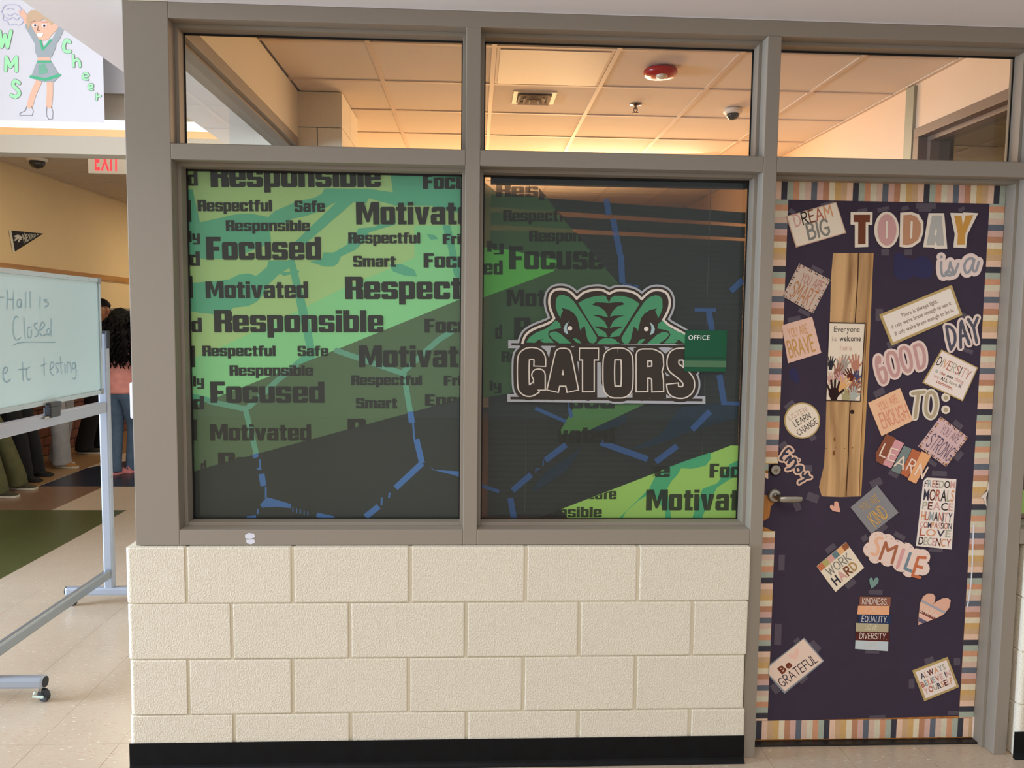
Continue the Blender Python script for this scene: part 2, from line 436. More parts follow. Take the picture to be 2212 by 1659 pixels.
def glyph(font, ch, w):
    key = (font, ch, w)
    if key in _G: return _G[key]
    if font == 'bf' or font == 'bfb':
        if ch == ' ': r = (0.34, [])
        else:
            cu = bpy.data.curves.new('t', 'FONT'); cu.body = ch; cu.size = 1.37; cu.resolution_u = 3; cu.offset = w
            o = bpy.data.objects.new('t', cu); me = bpy.data.meshes.new_from_object(o)
            me.calc_loop_triangles(); V = [(v.co.x, v.co.y) for v in me.vertices]
            x0 = min(v[0] for v in V); x1 = max(v[0] for v in V)
            r = (x1-x0, [[(V[i][0]-x0, V[i][1]) for i in t.vertices] for t in me.loop_triangles])
            bpy.data.objects.remove(o); bpy.data.curves.remove(cu); bpy.data.meshes.remove(me)
    elif font == 'blk':
        sp = BLK[ch].split('|'); polys = []
        for q in sp[1:]:
            if not q: continue
            t = q.split(); x0, y0, x1, y1 = [float(a)/100 for a in t[:4]]; fl = t[4] if len(t) > 4 else ''; k = 0.07; P = []
            for cx, cy, nm, d1, d2 in ((x0, y0, 'bl', (0, k), (k, 0)), (x1, y0, 'br', (-k, 0), (0, k)), (x1, y1, 'tr', (0, -k), (-k, 0)), (x0, y1, 'tl', (k, 0), (0, -k))):
                if nm in fl: P += [(cx+d1[0], cy+d1[1]), (cx+d2[0], cy+d2[1])]
                else: P.append((cx, cy))
            polys.append(P)
        for q in BX.get(ch, []): polys.append([(x/100, y/100) for x, y in q])
        r = (float(sp[0])/100, polys)
    else:
        sp = HAND[ch].split('|'); polys = []
        for q in sp[1:]:
            if not q: continue
            sm = q[0] == '~'; n = [float(a)/100 for a in q.strip('~').split()]; P = [(n[i], n[i+1]) for i in range(0, len(n), 2)]
            polys += ribbon(smoothp(P) if sm else P, w)
        r = (float(sp[0])/100, polys)
    _G[key] = r
    return r


def line(gb, pl, s, p0, p1, hgt, col, font='hand', w=0.13, off=0.0, gap=None, clips=None, slant=0.0, union=None):
    """write s with its baseline from pixel p0 to pixel p1, capitals hgt pixels tall, on plane pl"""
    a = np.array(pl.p(*p0)); b = np.array(pl.p(*p1)); d = b-a; Lw = np.linalg.norm(d); ux = d/Lw; uy = np.array([-ux[1], ux[0]])
    mpp = Lw/math.dist(p0, p1); hh = hgt*mpp
    if pl.k == 'X': hh = math.dist(pl.p(p0[0], p0[1]-hgt), pl.p(*p0))
    gap = gap if gap is not None else {'hand': 0.22, 'blk': 0.05, 'bf': 0.12, 'bfb': 0.1}[font]
    gs = [glyph(font, ch, w) for ch in s]; tot = sum(g[0] for g in gs)+gap*(len(s)-1)
    sx = Lw/tot; x = 0; cols = col if isinstance(col, list) else [col]; ci = 0
    if union is None: union = True
    for ch, (gw, polys) in zip(s, gs):
        if polys:
            P = [[tuple(a+ux*(x+px+slant*py)*sx+uy*py*hh) for px, py in q] for q in polys]
            gb.flat(P, pl, cols[ci % len(cols)], off, union=union, clips=clips); 
        if ch != ' ': ci += 1
        x += gw+gap


def pstroke(gb, pl, pts, wpx, col, off=0.0, smooth=False, cap='round', thick=0.0, ext=0.0, clips=None):
    """strokes traced in photo pixels; pts: list of polylines"""
    if not hasattr(pts[0][0], '__len__'): pts = [pts]
    polys = []
    for P in pts:
        Q = pl.ps(P); a = pl.p(*P[0]); b = pl.p(P[0][0]+10, P[0][1]); mpp = math.dist(a, b)/10
        polys += ribbon(smoothp(Q) if smooth else Q, wpx*mpp, cap, ext*mpp)
    gb.flat(polys, pl, col, off, thick, clips=clips)


def ppoly(gb, pl, polys, col, off=0.0, thick=0.0, clips=None, smooth=False):
    if not hasattr(polys[0][0], '__len__'): polys = [polys]
    Q = [pl.ps(P) for P in polys]
    if smooth: Q = [smoothp(q+[q[0]], 4)[:-1] for q in Q]
    if clips:
        out = []
        for q in Q:
            V2, F2 = cdt_union([q]); out += [[V2[i] for i in f] for f in F2]
        Q = out
    gb.flat(Q, pl, col, off, thick, clips=clips)
# ================================================================== SETTING
# --- floor: near tiles are single pieces, the rest is one slab
GX, GY, GT = -1.308, 0.770, 0.3048
tx0, tx1 = GX-8*GT, GX+15*GT; ty0, ty1 = GY-6*GT, GY+4*GT; tyr = GY-2*GT
g = GB()
for a, b in (((-9, -10, -.05), (9, ty0, 0)), ((-9, ty0, -.05), (tx0, ty1, 0)), ((tx1, ty0, -.05), (9, ty1, 0)), ((-9, ty1, -.05), (9, 12.5, 0)), ((GX, tyr, -.05), (tx1, ty1, 0)), ((tx0, ty0, -.05), (GX, ty1, -.004)), ((GX, ty0, -.05), (tx1, tyr, -.004))):
    g.box(a, b, VCT)
floor = g.build('floor', kind='structure', label='speckled beige tiled hallway floor with dark green, brown and navy inlays', origin=(0, 0, 0))
t0 = None
for i in range(23):
    for j in range(10):
        x, y = tx0+i*GT, ty0+j*GT
        if i >= 8 and j >= 4: continue
        if t0 is None:
            g = GB(); e = .0006; g.box((x+e, y+e, -.004), (x+GT-e, y+GT-e, 0), VCT, bev=.0005)
            t0 = g.build('tile', floor, origin=(x, y, 0)); t = t0
        else:
            t = t0.copy(); S.collection.objects.link(t); t.location = (x, y, random.uniform(-.0004, 0))
def inlay(x0, y0, x1, y1, m, nm):
    g = GB(); g.box((x0, y0, -.01), (x1, y1, .0012), m); g.build('inlay', floor, label=nm)
inlay(-8, 2.02, -2.87, 3.84, VGREEN, 'dark green floor inlay'); inlay(-8, 3.842, -3.48, 4.778, VBROWN, 'brown floor inlay')
inlay(-8, 4.78, -4.10, 12, VTAN, 'tan floor strip along the wall')
g = GB(); g.flat([[(-4.09, 4.78), (-1.4, 4.78), (-1.4, 8.5), (-2.6, 8.5), (-4.09, 5.7)]], Plane('Z', 0), VNAVY, .0012, .01); g.build('inlay', floor, label='navy floor inlay')

# --- block wall under the windows
WF = -0.023; PB = Plane('Y', WF); XL, XR = -1.188, 1.030
wall = empty('wall_front', (0, 0, 0), 'low cream painted concrete block wall under the two windows', kind='structure')
joints = [[401.4, 631.9, 885.9, 1135.8, 1378.5], [499.9, 755.4, 1006.3, 1251.5, 1495.5], [406.7, 632.5, 882.8, 1130.5, 1372.3], [505, 757.5, 1008, 1249.5, 1490]]
def blocks(parent, x0, x1, js, z1, z0, y0, y1, jg=.0055, sink=.0):
    xs = [x0]+js+[x1]
    for k in range(len(xs)-1):
        g = GB(); l = xs[k]+(jg if k else 0); r = xs[k+1]-(jg if k < len(xs)-2 else 0); dy = random.uniform(0, .0016)
        if k == 0:                                # bullnose end block
            zc = .0035; R = .017; prof = [(l+R-R*math.sin(t), y0+dy+R-R*math.cos(t)) for t in [i*math.pi/10 for i in range(6)]]
            prof = [(r, y0+dy)]+prof+[(l, y1), (r, y1)]; n = len(prof); cxm = (l+r)/2; V = []
            for z, ins in ((z0+.0022, .0025), (z0+.005, 0), (z1-.005, 0), (z1-.0022, .0025)): V += [(x+(ins if x < cxm else -ins), y+(ins if y < y0+.1 else 0), z) for x, y in prof]
            g.raw(V, [(q*n+i, (q+1)*n+i, (q+1)*n+(i+1) % n, q*n+(i+1) % n) for q in range(3) for i in range(n)]+[tuple(range(n)), tuple(range(3*n, 4*n))[::-1]], BLOCK); g.build('block', parent)
        else: g.box((l, y0+dy, z0+.0022), (r, y1, z1-.0022), BLOCK, bev=.0045); g.build('block', parent)
for k, js in enumerate(joints):
    xs = [PB.p(u, [1244, 1360, 1482, 1568][k])[0] for u in js]
    e = [0, .001, .004, .0][k]
    blocks(wall, XL+e, XR-e*2, xs, .8128-.2032*k, .8128-.2032*(k+1), WF, WF+.19)
g = GB(); g.box((XL+.006, WF+.0075, 0), (XR-.006, WF+.184, .809), MORTAR); g.build('mortar', wall)
# right-hand pier beyond the door
wr = empty('wall_right', (0, 0, 0), 'cream concrete block pier at the right of the door', kind='structure')
for k in range(4):
    xs = [2.052+.33+.4064*i-(.2032 if k % 2 else 0) for i in range(3)]
    blocks(wr, 2.072, 3.4, xs, .8128-.2032*k, .8128-.2032*(k+1), WF, WF+.19)
g = GB(); g.box((2.076, WF+.0075, 0), (3.39, WF+.184, .809), MORTAR); g.build('mortar', wr)
# side wall of the office (left), mostly hidden behind the post
ws = empty('wall_left', (0, 0, 0), 'left side wall of the office with a block column', kind='structure')
for k in range(4):
    xs = []
    g = GB()
    g.box((XL, .168, .8128-.2032*(k+1)+.0022), (-.99, 1.97, .8128-.2032*k-.0022), BLOCK, bev=.003); g.build('block_course', ws)
g = GB(); g.box((-1.158, .0, 2.664), (-1.012, 2.0, 2.93), MORTAR); g.box((-1.158, 2.58, 0), (-1.012, 6.3, 3.2), MORTAR); g.box((-1.158, 1.97, 0), (-1.06, 2.6, 3.2), MORTAR); g.build('plaster', ws)
for k in range(15):                              # block column seen through the upper left pane
    z1 = 2.93-k*.2032; z0 = max(0.0, z1-.2032)
    for (a, b) in (((-1.05, 1.97), (-.905, 2.58)), ((-.9, 1.97), (-.76, 2.58))) if k % 2 else (((-1.05, 1.97), (-.76, 2.27)), ((-1.05, 2.275), (-.76, 2.58))):
        g = GB(); g.box((a[0], a[1], z0+.002), (b[0], b[1], z1-.002), BLOCK, bev=.002); g.build('block', ws)

# --- rubber base with a toe
def base(nm, x0, x1, yf, lab):
    g = GB(); pr = [(0, .1016), (-.003, .1016), (-.0035, .02), (-.006, .012), (-.014, .005), (-.016, 0), (0, 0)]
    V = [(x, yf+a, b) for x in (x0, x1) for a, b in pr]; n = len(pr)
    g.raw(V, [(i, i+1, n+i+1, n+i) for i in range(n-1)]+[(n-1, 0, n, 2*n-1), tuple(range(n))[::-1], tuple(range(n, 2*n))], RUBBER)
    g.build(nm, kind='structure', label=lab)
base('baseboard_front', XL-.001, XR+.001, WF, 'black rubber base along the foot of the cream block wall')
base('baseboard_right', 2.060, 3.4, WF, 'black rubber base at the foot of the right-hand pier')

# --- soffit over the front of the office and room above
g = GB(); g.box((-1.50, -.95, 2.667), (4.2, .0, 3.3), SOFFIT); g.box((-1.50, 0, 2.667), (-1.16, 2.6, 3.3), SOFFIT)
g.build('ceiling_soffit', kind='structure', label='pale grey soffit overhanging the office front')
g = GB(); g.box((-1.158, .001, 2.664), (4.2, .146, 3.3), SOFFIT); g.build('trim_1', kind='structure', label='plaster head wall above the window frame')

# --- hollow metal frame
D0, D1 = 0.0, 0.146
a_, b_, c_, d_, e_, f_ = -1.0076, -.0117, .0389, 1.0321, 1.081, 2.000
T1, T2, T3, T4 = 2.6113, 2.2009, 2.1478, .8693; ZB = .8133; ZT = 2.6637; XP = -1.1579
win = empty('window_1', (0, 0, ZB), 'taupe metal window frame with upper and lower panes across the office front', kind='structure')
def member(nm, x0, x1, z0, z1, y0=D0, y1=D1, bev=.0025, m=FRAME, parent=None):
    g = GB(); g.box((x0, y0, z0), (x1, y1, z1), m, bev=bev); return g.build(nm, parent or win)
member('corner_post', XP, a_, ZB, ZT)
member('head', a_, 3.4, T1, ZT)
member('transom', a_, b_, T3, T2); member('transom', c_, d_, T3, T2); member('transom', e_, f_, T3, T2); member('transom', f_+.05, 3.4, T3, T2)
member('sill', a_, b_, ZB, T4); member('sill', c_, d_, ZB, T4); member('sill', 2.05, 3.4, ZB, T4)
member('mullion', b_, c_, ZB, T1); member('mullion', d_, e_, 0, T1); member('mullion', f_, f_+.05, 0, T1)
SY0, SY1, SP = .053, .107, .0125
def opening(x0, x1, z0, z1, gask=True, bottom=True):
    for (A, B) in (((x0, z0), (x0+SP, z1)), ((x1-SP, z0), (x1, z1)), ((x0+SP, z1-SP), (x1-SP, z1)))+((((x0+SP, z0), (x1-SP, z0+SP)),) if bottom else ()):
        member('glazing_stop', A[0], B[0], A[1], B[1], SY0, SY1, bev=.001)
    if gask:
        for (A, B) in (((x0+SP, z0+SP), (x0+SP+.005, z1-SP)), ((x1-SP-.005, z0+SP), (x1-SP, z1-SP)), ((x0+SP, z1-SP-.007), (x1-SP, z1-SP)), ((x0+SP, z0+SP), (x1-SP, z0+SP+.003))):
            member('gasket', A[0], B[0], A[1], B[1], .103, .1068, bev=0, m=GASKET)
for x0, x1 in ((a_, b_), (c_, d_), (e_, f_), (f_+.05, 3.4)):
    opening(x0, x1, T2, T1)
    g = GB(); g.box((x0+SP, .1075, T2+.002), (x1-SP, .1135, T1-.004), GLASS); g.build('glass_pane', win)
for x0, x1 in ((a_, b_), (c_, d_), (f_+.05, 3.4)):
    opening(x0, x1, T4, T3)
    g = GB(); g.box((x0+SP, .1075, T4+.004), (x1-SP, .1135, T3-.004), GLASS); g.build('glass_pane', win)
opening(e_, f_, 0, T3, gask=False, bottom=False)
for z, t in ((1.47, 1), (1.0, 0)):               # strike plate hints on the jamb
    g = GB(); g.box((f_-.0008, .02, z), (f_+.0002, .05, z+.06), FRAME); g.build('jamb_plate', win)
P0 = Plane('Y', -.0006)
g = GB(); ppoly(g, P0, [[(529, 1156), (537, 1151), (549, 1153), (551, 1161), (541, 1164), (530, 1163)], [(531, 1166), (549, 1165), (551, 1172), (542, 1176), (533, 1173)]], C(222, 222, 232), thick=.0008)
g.build('paint_chip', win, label='white chipped paint spot on the sill')
# side frame going back along the left wall
ws2 = empty('window_2', (-1.08, .15, ZB), 'taupe metal side window frame running back along the left office wall', kind='structure')
for nm, y0, y1, z0, z1 in (('head', .146, 1.97, T1, ZT), ('transom', .146, 1.92, T3, T2), ('sill', .146, 1.92, ZB, T4), ('post', 1.92, 1.97, ZB, T1)):
    member(nm, XP, -1.012, z0, z1, y0, y1, parent=ws2)
for z0, z1 in ((T2, T1), (T4, T3)):
    g = GB(); g.box((-1.09, .15, z0), (-1.084, 1.915, z1), m_glass('thin_side_glass', (1, 1, 1, 1), 1.3)); g.build('glass_pane', ws2)
    g = GB(); g.box((-1.095, .15, z1-SP), (-1.04, 1.92, z1), FRAME); g.box((-1.095, .15, z0), (-1.04, 1.92, z0+SP), FRAME); g.build('glazing_stop', ws2)
# white box mounted on the outside of the side wall, just past the corner post
g = GB(); pX = XP-.001; q0 = Plane('X', XP-.02)
pw_ = Plane('Y', .10); g.box((pw_.p(279, 860)[0], .10, pw_.p(283, 905)[1]), (XP, .20, pw_.p(283, 826)[1]), mat('white_plastic', (236, 236, 244), .4), bev=.008)
g.build('wall_box', label='white rounded plastic box on the side wall behind the corner post', cat='wall box')

# ================================================================== OFFICE INTERIOR
WARM = mat('office_wall_paint', (226, 196, 166), .7)
g = GB(); g.box((2.42, .146, 2.68), (2.56, 1.5, 3.0), WARM); g.box((2.42, 1.5, 0), (2.56, 6.3, 3.0), WARM); g.box((2.42, .146, 0), (2.56, .26, 2.68), WARM); g.box((2.42, .26, 0), (2.56, 1.5, .9), WARM)
g.build('wall_office_right', kind='structure', label='warm cream right wall inside the office')
g = GB(); g.box((-1.05, 6.2, 0), (2.42, 6.35, 3.0), WARM); g.build('wall_office_back', kind='structure', label='cream back wall of the office')
g = GB(); g.box((2.402, 1.52, .3), (2.419, 1.60, 2.92), mat('grey_green_channel', (150, 148, 126), .5)); g.build('trim_2', kind='structure', label='grey vertical wire channel on the office right wall')
w3 = empty('window_3', (2.49, .9, .9), 'brown framed interior window in the right office wall', kind='structure')
BR = mat('brown_frame', (118, 96, 82), .5)
for nm, y0, y1, z0, z1, xx in (('head', .26, 1.5, 2.63, 2.68, 2.40), ('sill', .26, 1.5, .9, .95, 2.40), ('jamb', 1.45, 1.5, .95, 2.63, 2.40), ('jamb', .26, .31, .95, 2.63, 2.40), ('glazing_stop', .31, 1.45, 2.605, 2.63, 2.45), ('glazing_stop', 1.42, 1.45, .95, 2.605, 2.45)):
    member(nm, xx, 2.56, z0, z1, y0, y1, parent=w3, m=BR)
g = GB(); g.box((2.50, .31, .95), (2.506, 1.42, 2.605), GLASS); g.build('glass_pane', w3)
g = GB(); g.box((3.9, .1, 0), (4.0, 6, 3.0), mat('olive_room_wall', (150, 138, 104), .8)); g.box((2.56, 3.4, 0), (3.9, 3.5, 3.0), mat('olive_room_wall', (0, 0, 0))); g.box((2.56, .1, 2.95), (4, 6, 3.0), mat('olive_room_wall', (0, 0, 0)))
g.build('wall_far_right', kind='structure', label='dim olive wall of the next room')
# suspended ceiling
CT = mat('ceiling_tile', (226, 214, 202), .9, bump=.3, bscale=260, bdist=.001); TB = mat('ceiling_grid_white', (214, 196, 180), .6); HZ = 2.93
ceil = empty('ceiling_office', (.7, 3, HZ), 'suspended tile ceiling inside the office', kind='structure')
cx = [-1.012]+[.712+.604*k for k in range(-2, 3)]+[2.42]; cy = [.146, .52]+[1.13+.61*k for k in range(0, 9)]
cy = [y for y in cy if y < 6.2]+[6.2]
for i in range(len(cx)-1):
    for j in range(len(cy)-1):
        if cx[i] < -.6 and 1.6 < cy[j] < 2.4: pass
        g = GB(); tr = (abs(cx[i]-.108) < .01 and abs(cy[j]-1.13) < .01)
        if tr: continue
        g.box((cx[i]+.010, cy[j]+.010, HZ+.004), (cx[i+1]-.010, cy[j+1]-.010, HZ+.018), CT, bev=.003); g.build('ceiling_tile', ceil)
for x in cx[1:-1]:
    g = GB(); g.box((x-.012, .146, HZ-.002), (x+.012, 6.2, HZ+.012), TB); g.build('grid_bar', ceil)
for y in cy[1:-1]:
    g = GB(); g.box((-1.012, y-.012, HZ-.0015), (2.42, y+.012, HZ+.0115), TB); g.build('grid_bar', ceil)
for (x0, y0, x1, y1) in ((2.395, .146, 2.42, 6.2), (-1.012, .146, 2.42, .17)):
    g = GB(); g.box((x0, y0, HZ-.003), (x1, y1, HZ+.003), TB); g.build('wall_angle', ceil)
g = GB(); g.box((-1.2, .146, HZ+.02), (2.56, 6.3, HZ+.3), SOFFIT); g.build('slab', ceil)
# unlit troffer
t = empty('ceiling_light', (.41, 1.435, HZ), 'unlit grey troffer light in the office ceiling behind the middle upper pane', 'ceiling light')
g = GB(); g.box((.120, 1.142, HZ), (.700, 1.728, HZ+.02), TB, bev=.004); g.build('housing', t)
g = GB(); g.box((.138, 1.160, HZ-.004), (.682, 1.710, HZ+.001), mat('troffer_diffuser', (166, 154, 146), .5)); g.build('diffuser', t)
# red alarm
AX, AY = .978, 1.40
al = empty('fire_alarm', (AX, AY, HZ-.06), 'round red fire alarm with clear lens on the office ceiling', 'fire alarm')
g = GB(); g.lathe([(.075, 0), (.086, -.008), (.088, -.022), (.078, -.036), (.045, -.043), (0, -.044)], (AX, AY, HZ), (0, 0, 1), mat('alarm_red', (176, 34, 34), .25), n=40); g.build('body', al, smooth=True)
g = GB(); g.lathe([(.030, -.036), (.031, -.046), (.024, -.056), (.010, -.060), (0, -.061)], (AX, AY-.03, HZ), (0, 0, 1), mat('alarm_lens', (232, 222, 200), .1), n=24); g.build('lens', al, smooth=True, label='clear strobe lens')
# sprinkler
SX, SY_ = .985, 2.07
sp = empty('fire_sprinkler', (SX, SY_, HZ-.055), 'small chrome sprinkler head on the office ceiling', 'sprinkler')
CH = mat('chrome', (120, 112, 104), .2, metal=1.0)
g = GB(); g.lathe([(.036, 0), (.036, -.003), (.014, -.007), (.010, -.012)], (SX, SY_, HZ), (0, 0, 1), CH, n=24); g.build('escutcheon', sp)
g = GB(); g.tube([(SX, SY_, HZ-.01), (SX, SY_, HZ-.03)], .007, CH); g.tube([(SX-.007, SY_, HZ-.02), (SX-.013, SY_, HZ-.033), (SX-.004, SY_, HZ-.046)], .003, CH, n=8); g.tube([(SX+.007, SY_, HZ-.02), (SX+.013, SY_, HZ-.033), (SX+.004, SY_, HZ-.046)], .003, CH, n=8); g.build('frame', sp)
g = GB(); g.lathe([(.004, -.044), (.018, -.048), (.018, -.051), (0, -.052)], (SX, SY_, HZ), (0, 0, 1), CH, n=16); g.build('deflector', sp)
# supply vent
vt = empty('air_vent', (.36, 2.02, HZ), 'square stepped metal air vent in the office ceiling', 'air vent')
VM = mat('vent_metal', (214, 200, 180), .5); VD = mat('vent_dark', (70, 58, 48), .8)
vx, vy = .362, 1.985
g = GB(); g.box((vx-.125, vy-.125, HZ-.003), (vx+.125, vy+.125, HZ+.004), VM); g.build('flange', vt)
g = GB(); g.box((vx-.10, vy-.10, HZ-.005), (vx+.10, vy+.10, HZ-.003), VD); g.build('throat', vt, label='dark throat')
for k, r in enumerate((.095, .062, .030)):
    z0 = HZ-.004-.006*k; g = GB(); q = r-.018
    V = [(vx+sx*r, vy+sy*r, z0-.014) for sx, sy in ((-1, -1), (1, -1), (1, 1), (-1, 1))]+[(vx+sx*q, vy+sy*q, z0) for sx, sy in ((-1, -1), (1, -1), (1, 1), (-1, 1))]
    F_ = [(i, (i+1) % 4, 4+(i+1) % 4, 4+i) for i in range(4)]
    g.raw(V, F_+[f[::-1] for f in F_], VM)
    if k == 2: g.raw(V[4:], [(0, 1, 2, 3)], VM)
    g.build('cone', vt)
# dome camera right of the sprinkler
q = empty('dome_camera', (1.60, 2.12, HZ-.07), 'white dome camera on the office ceiling near the right mullion', 'camera')
g = GB(); g.lathe([(.055, 0), (.058, -.02), (.05, -.03)], (1.60, 2.12, HZ), (0, 0, 1), mat('camera_white', (230, 216, 200), .4), n=28); g.build('housing', q, smooth=True)
g = GB(); g.lathe([(.040, -.028), (.038, -.045), (.026, -.06), (0, -.067)], (1.60, 2.12, HZ), (0, 0, 1), mat('camera_dome', (60, 56, 52), .1), n=28); g.build('dome', q, smooth=True)
# things behind the left edge of the gator window
g = GB(); WO = m_wood('maple_laminate', (150, 100, 56), (186, 132, 80))
ck = empty('reception_counter', (.2, 3.0, 0), 'wooden reception counter inside the office behind the gator window', 'counter')
g.box((-.3, 2.7, .02), (1.6, 3.2, .98), WO, bev=.004); g.build('body', ck)
g = GB(); g.box((-.34, 2.64, .98), (1.64, 3.26, 1.02), mat('counter_top', (90, 80, 70), .4), bev=.005); g.build('worktop', ck)
g = GB(); g.box((-.6, 4.0, .0), (.9, 4.5, 1.9), mat('mustard_fabric', (150, 140, 50), .9), bev=.01)
g.build('partition', label='mustard office partition behind the reception counter', cat='partition')
# ================================================================== WINDOW GRAPHICS
FY = .1165; PF = Plane('Y', FY)
ZA, ZB_, ZC, ZD, ZE = Zm(380, 340, 3.456), Zm(380, 740, 3.456), Zm(1020, 360, 3.456), Zm(1020, 740, 3.456), Zm(1080, 590, 4.254)
FA = 1.0
def ink(n, rgb): return perforate(mat('film_'+n, rgb, .55, spec=.3), FA)
kG1, kG2, kTL, kDG, kBK = ink('lime', (190, 222, 152)), ink('spring', (158, 228, 162)), ink('teal', (112, 192, 156)), ink('moss', (104, 124, 94)), ink('charcoal', (68, 69, 67))
kMT, kBL, kTX = ink('sea', (120, 174, 150)), ink('blue', (88, 126, 188)), ink('letter', (64, 61, 58))
FA = 0.78
k2N, k2M, k2G, k2Y, k2T, k2B, k2X = ink('night', (56, 60, 62)), ink('forest', (78, 106, 74)), ink('leaf', (110, 200, 96)), ink('sunlime', (192, 236, 124)), ink('lagoon', (84, 190, 144)), ink('denim', (72, 104, 162)), ink('soot', (50, 50, 47))
k2S = ink('shadowblue', (48, 66, 84)); k2W = ink('spruce', (98, 144, 90))
def rect_of(x0, x1): return [((x0, T4), (x1, T4)), ((x1, T4), (x1, T3)), ((x1, T3), (x0, T3)), ((x0, T3), (x0, T4))]
def half(p, q): return [(PF.p(*p), PF.p(*q))]
def film(nm, lab, x0, x1, basem):
    e = empty(nm, ((x0+x1)/2, FY, T4), lab, 'window film'); g = GB()
    g.flat([[(x0, T4), (x1, T4), (x1, T3), (x0, T3)]], PF, basem, 0); g.build('backing', e); return e, rect_of(x0, x1)
f1, R1 = film('window_film', 'green printed film with dark words Responsible and Focused on the left window', a_+SP-.003, b_-SP+.003, kG1)
# --- left film artwork
art = GB()
ppoly(art, PF, ZA([370, 1400, 960, 1120, 1280, 960, 1480, 880, 1780, 750, 1780, 510, 2160, 510, 2160, 1070, 1160, 1470, 370, 1900, 80, 1900, 80, 1520]), kG2, .0003, clips=R1)
T = [ZA([60, 240, 125, 240, 180, 485, 450, 425, 560, 420, 690, 445, 740, 400, 810, 370, 900, 330, 1040, 300, 1090, 270, 1110, 232, 1440, 235, 1620, 262, 1600, 100, 2160, 100, 2160, 430, 2060, 400, 1900, 360, 1640, 360, 1440, 305, 1420, 345, 1310, 330, 1180, 340, 1080, 400, 960, 440, 860, 460, 830, 490, 700, 500, 710, 640, 400, 760, 230, 760, 90, 740]),
     ZA([1250, 285, 1340, 320, 950, 660, 880, 640]), ZA([1990, 500, 2050, 510, 2120, 850, 2120, 900, 2080, 890]),
     ZA([1100, 710, 1180, 710, 1280, 650, 1290, 560, 1350, 560, 1360, 530, 1480, 520, 1640, 440, 1640, 500, 1440, 560, 1410, 620, 1340, 690, 1230, 740, 1210, 790, 1170, 815, 1110, 815, 1000, 780, 1090, 760]),
     ZA([690, 770, 860, 770, 880, 800, 760, 880, 690, 950, 640, 1040, 600, 1080, 540, 1110, 430, 1120, 400, 1150, 280, 1170, 180, 1160, 80, 1140, 80, 940, 330, 920, 400, 910, 470, 875, 540, 865, 600, 885, 680, 820]),
     ZA([835, 765, 885, 765, 930, 940, 980, 1140, 1040, 1452, 1035, 1500, 890, 1650, 850, 1640, 985, 1460, 920, 1180]), ZA([1590, 800, 1680, 795, 1780, 840, 1800, 890, 1700, 880, 1620, 850]),
     ZA([780, 860, 920, 845, 920, 860, 800, 885]), ZA([1870, 570, 1930, 580, 1960, 610, 1900, 615]), ZB_([80, 380, 150, 385, 330, 430, 300, 470, 80, 480]), ZB_([860, 170, 960, 80, 1000, 0, 1030, 0, 990, 110, 900, 180])]
ppoly(art, PF, T, kTL, .0006, clips=R1)
DG = [(1010, 640)]+ZB_([1160, 68, 480, 340, 200, 450, 60, 505, 60, 990, 200, 940, 1760, 520, 2160, 408])
ppoly(art, PF, DG, kDG, .0009, clips=R1)
net = [[ZB_(1200, 60), ZB_(1680, 225)], [ZB_(1690, 225), ZB_(1960, -20), ZA(2060, 1300)], [ZB_(1700, 225), ZB_(1750, 520)], [ZB_(250, 440), ZB_(520, 495)], [ZB_(545, 480), ZB_(760, 280), ZB_(900, 170)], [ZB_(520, 500), ZB_(545, 600), ZB_(600, 826)]]
dgc = R1+half((1010, 640), ZB_(1160, 68))[:0]
pstroke(art, PF, net, 12, kMT, .0012, clips=R1)
ppoly(art, PF, ZB_([60, 990, 200, 940, 1760, 520, 2160, 408, 2160, 1340, 60, 1340]), kBK, .0015, clips=R1)
for w_, L_ in ((13, [[(1750, 516), (1762, 600)], [(1795, 720), (1838, 900)], [(1838, 900), (1640, 1085)], [(1515, 1222), (1415, 1300)], [(640, 980), (655, 1070)], [(590, 832), (600, 858)]]), (4, [[(1770, 600), (1780, 722)], [(1597, 1120), (1590, 1160)], [(1537, 1155), (1535, 1215)], [(672, 1075), (672, 1160)], [(628, 870), (630, 950)], [(605, 940), (640, 945)], [(614, 1240), (610, 1280)]]), (10, [[(690, 1165), (640, 1225)], [(1050, 1285), (1180, 1312)], [(600, 1305), (530, 1312)]])):
    pstroke(art, PF, [ZB_(l) for l in L_], w_, kBL, .0018, cap='butt', clips=R1)
ppoly(art, PF, [ZB_([680, 1155, 710, 1160, 860, 1205, 860, 1235, 740, 1225, 660, 1230]), ZB_([1895, 925, 1930, 950, 2110, 960, 2160, 975, 2160, 1015, 2060, 985, 1920, 950])]+[ZB_([x, 1225+(x-860)*.3, x+8, 1225+(x-860)*.3, x+8, 1262+(x-860)*.25, x, 1262+(x-860)*.25]) for x in range(870, 1000, 28)], kBL, .0018, clips=R1)
art.build('artwork', f1)
txg = GB()
def W1(z, s, x0, x1, b, cap, extra=None, m=kTX):
    txg = GB(); line(txg, PF, s, z(x0, b), z(x1, b), cap/3.456, m, 'blk', off=.0021, clips=R1+(extra or []))
    if txg.f: txg.build('printed_word', f1)
blk = half((437.9, 1012), (889.3, 890.5))         # words are cut where the charcoal band starts
blk = [(PF.p(*ZB_(200, 940)), PF.p(*ZB_(1760, 520)))]
W1(ZA, 'Responsible', 262, 1530, 222, 168); W1(ZA, 'd', 92, 165, 212, 105); W1(ZA, 'Focused', 1845, 2420, 236, 108)
W1(ZA, 'Respectful', 165, 718, 402, 84); W1(ZA, 'Safe', 887, 1112, 406, 82); W1(ZA, 'Motivated', 1347, 2330, 501, 166); W1(ZA, 'Responsible', 375, 1000, 550, 80)
